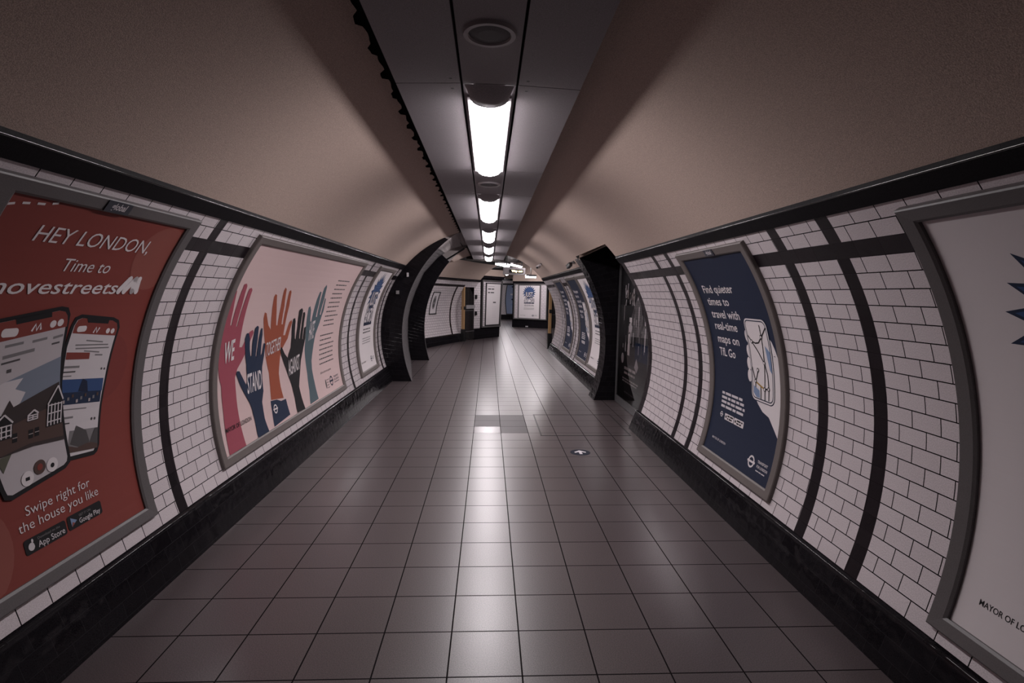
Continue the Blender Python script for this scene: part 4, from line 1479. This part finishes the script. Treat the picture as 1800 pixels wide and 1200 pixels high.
# hanging sign with amber display
SY = 17.6
t = thing('hanging_sign', (0.8, SY, 2.13), 'grey hanging sign with an amber lit display in the far hall', 'sign')
bm = bbox_bm((0.44, SY - 0.06, 2.125), (1.13, SY + 0.06, 2.345), 0.008)
obj('case', bm, mat('sign_case', (0.55, 0.50, 0.51), 0.45), t)
bm = bbox_bm((0.63, SY - 0.068, 2.185), (1.07, SY - 0.058, 2.290), 0.002)
dsp = obj('display', bm, BLACKM, t)
s = Sheet(1, 1, 'amber', 0.0)
bmesh.ops.delete(s.bm, geom=s.bm.verts[:], context='VERTS')
s.text('Way out', 0, 0, 'amber', 0, width=0.34, cap=0.062, bold=0.03)
bend(s.bm, lambda u, v, h: Vector((0.705 + u, SY - 0.0695, 2.212 + v)), None)
obj('lettering', s.bm, LEDM, dsp)
for x in (0.55, 1.02):
    obj('hanger', bbox_bm((x - 0.012, SY - 0.012, 2.34), (x + 0.012, SY + 0.012, 2.955)), BLACKM, t)

# ------------------------------------------------------------------ security cameras on the far right vault
def cctv(y, s, aim, label, bmat):
    p = wallp(1, y, s)
    n = (Vector((CX, y, CZ)) - p).normalized()
    t = thing('security_camera', p, label, 'security camera', 'security cameras on the far right vault')
    up_ = Vector((0, 1, 0))
    sd = n.cross(up_)
    B = (p, sd, up_, n)
    obj('base_plate', bbox_bm((-0.02, -0.13, -0.01), (0.02, 0.13, 0.010), 0.003, B), FRAME_D, t)
    obj('bracket', bbox_bm((-0.015, -0.015, 0.01), (0.015, 0.015, 0.09), 0.003, B), METAL_W, t)
    q = p + n * 0.085
    e = aim.normalized()
    f = e.cross(Vector((0, 0, 1))).normalized()
    g = f.cross(e)
    B2 = (q, e, f, g)
    body = obj('body', bbox_bm((-0.07, -0.026, -0.026), (0.07, 0.026, 0.026), 0.008, B2), bmat, t)
    obj('hood', bbox_bm((-0.075, -0.031, 0.0255), (0.09, 0.031, 0.032), 0.003, B2), bmat, t)
    bm = bmesh.new()
    bmesh.ops.create_cone(bm, cap_ends=True, segments=20, radius1=0.022, radius2=0.020, depth=0.03)
    R3 = Matrix((f, g, e)).transposed()
    bmesh.ops.transform(bm, matrix=Matrix.Translation(q + e * 0.078) @ R3.to_4x4(), verts=bm.verts)
    obj('lens', bm, BLACKM, t)


cctv(12.5, 1.60, Vector((-0.5, -1.0, -0.35)), 'white security camera on the vault nearer the end of the tunnel', METAL_W)
cctv(8.85, 1.36, Vector((-0.2, 1.0, -0.3)), 'black security camera beside the top of the black pillar on the right', FRAME_D)

# small fittings on the black face of the left arch
tag(obj('wall_fitting', bbox_bm((-1.388, 9.545, 1.77), (-1.358, 9.585, 1.84), 0.004), METAL_W), 'small white fitting high on the black left arch', 'fitting')
tag(obj('wall_hook', bbox_bm((-1.565, 9.545, 1.475), (-1.515, 9.585, 1.535), 0.006), GREYM), 'small grey fitting on the black left arch below the white one', 'fitting')

# ------------------------------------------------------------------ floor hatch and sticker
HX0, HX1, HY0, HY1 = 0.59, 1.575, 5.88, 6.95
t = thing('floor_hatch', ((HX0 + HX1) / 2, (HY0 + HY1) / 2, fz(1.08)), 'tiled access hatch let into the floor beside the glazed panel', 'hatch')
bm = bmesh.new()


def fbox(x0, y0, x1, y1, zlo, zhi):
    vs = []
    for dz in (zlo, zhi):
        for (x, y) in ((x0, y0), (x1, y0), (x1, y1), (x0, y1)):
            vs.append(bm.verts.new((x, y, fz(x) + dz)))
    for f in ((3, 2, 1, 0), (4, 5, 6, 7), (0, 1, 5, 4), (1, 2, 6, 5), (2, 3, 7, 6), (3, 0, 4, 7)):
        bm.faces.new([vs[i] for i in f])


w = 0.016
fbox(HX0, HY0, HX1, HY0 + w, -0.01, 0.0022)
fbox(HX0, HY1 - w, HX1, HY1, -0.01, 0.0022)
fbox(HX0, HY0 + w, HX0 + w, HY1 - w, -0.01, 0.0022)
fbox(HX1 - w, HY0 + w, HX1, HY1 - w, -0.01, 0.0022)
obj('frame', bm, BLACKM, t)
bm = bmesh.new()
grid(bm, [HX0 + w, HX1 - w], [HY0 + w, HY1 - w], lambda x, y: Vector((x, y, fz(x) + 0.0012)), None, lambda x, y: (x - TILE_X0, y - TILE_Y0))
ret = bmesh.ops.extrude_face_region(bm, geom=bm.faces[:])
bmesh.ops.translate(bm, verts=[v for v in ret['geom'] if isinstance(v, bmesh.types.BMVert)], vec=(0, 0, -0.008))
for f in bm.faces:
    f.smooth = False
obj('cover', bm, FLOOR_T, t)

c = Vector((0.914, 5.245, fz(0.914)))
bm = bmesh.new()
ringv = [(0.097 * math.cos(2 * PI * i / 40), 0.097 * math.sin(2 * PI * i / 40)) for i in range(40)]
top = [bm.verts.new((c.x + x, c.y + y, fz(c.x + x) + 0.0016)) for x, y in ringv]
bot = [bm.verts.new((c.x + x, c.y + y, fz(c.x + x) - 0.001)) for x, y in ringv]
bm.faces.new(top)
for i in range(40):
    bm.faces.new((bot[i], bot[(i + 1) % 40], top[(i + 1) % 40], top[i]))
arrow = [(-0.014, -0.060), (0.014, -0.060), (0.014, 0.012), (0.050, -0.018), (0.058, 0.010), (0.0, 0.066), (-0.058, 0.010), (-0.050, -0.018), (-0.014, 0.012)]
AV = [bm.verts.new((c.x + x, c.y + y, fz(c.x + x) + 0.0024)) for x, y in arrow]
for tr in tessellate_polygon([[Vector((x, y, 0)) for x, y in arrow]]):
    f = bm.faces.new([AV[i] for i in tr])
    f.material_index = 1
tag(obj('floor_sticker', bm, [mat('sticker_navy', (0.010, 0.014, 0.030), 0.5, spec=0.15), mat('sticker_white', (0.75, 0.72, 0.74), 0.4)]), 'round navy floor sticker with a white arrow pointing ahead', 'sticker')
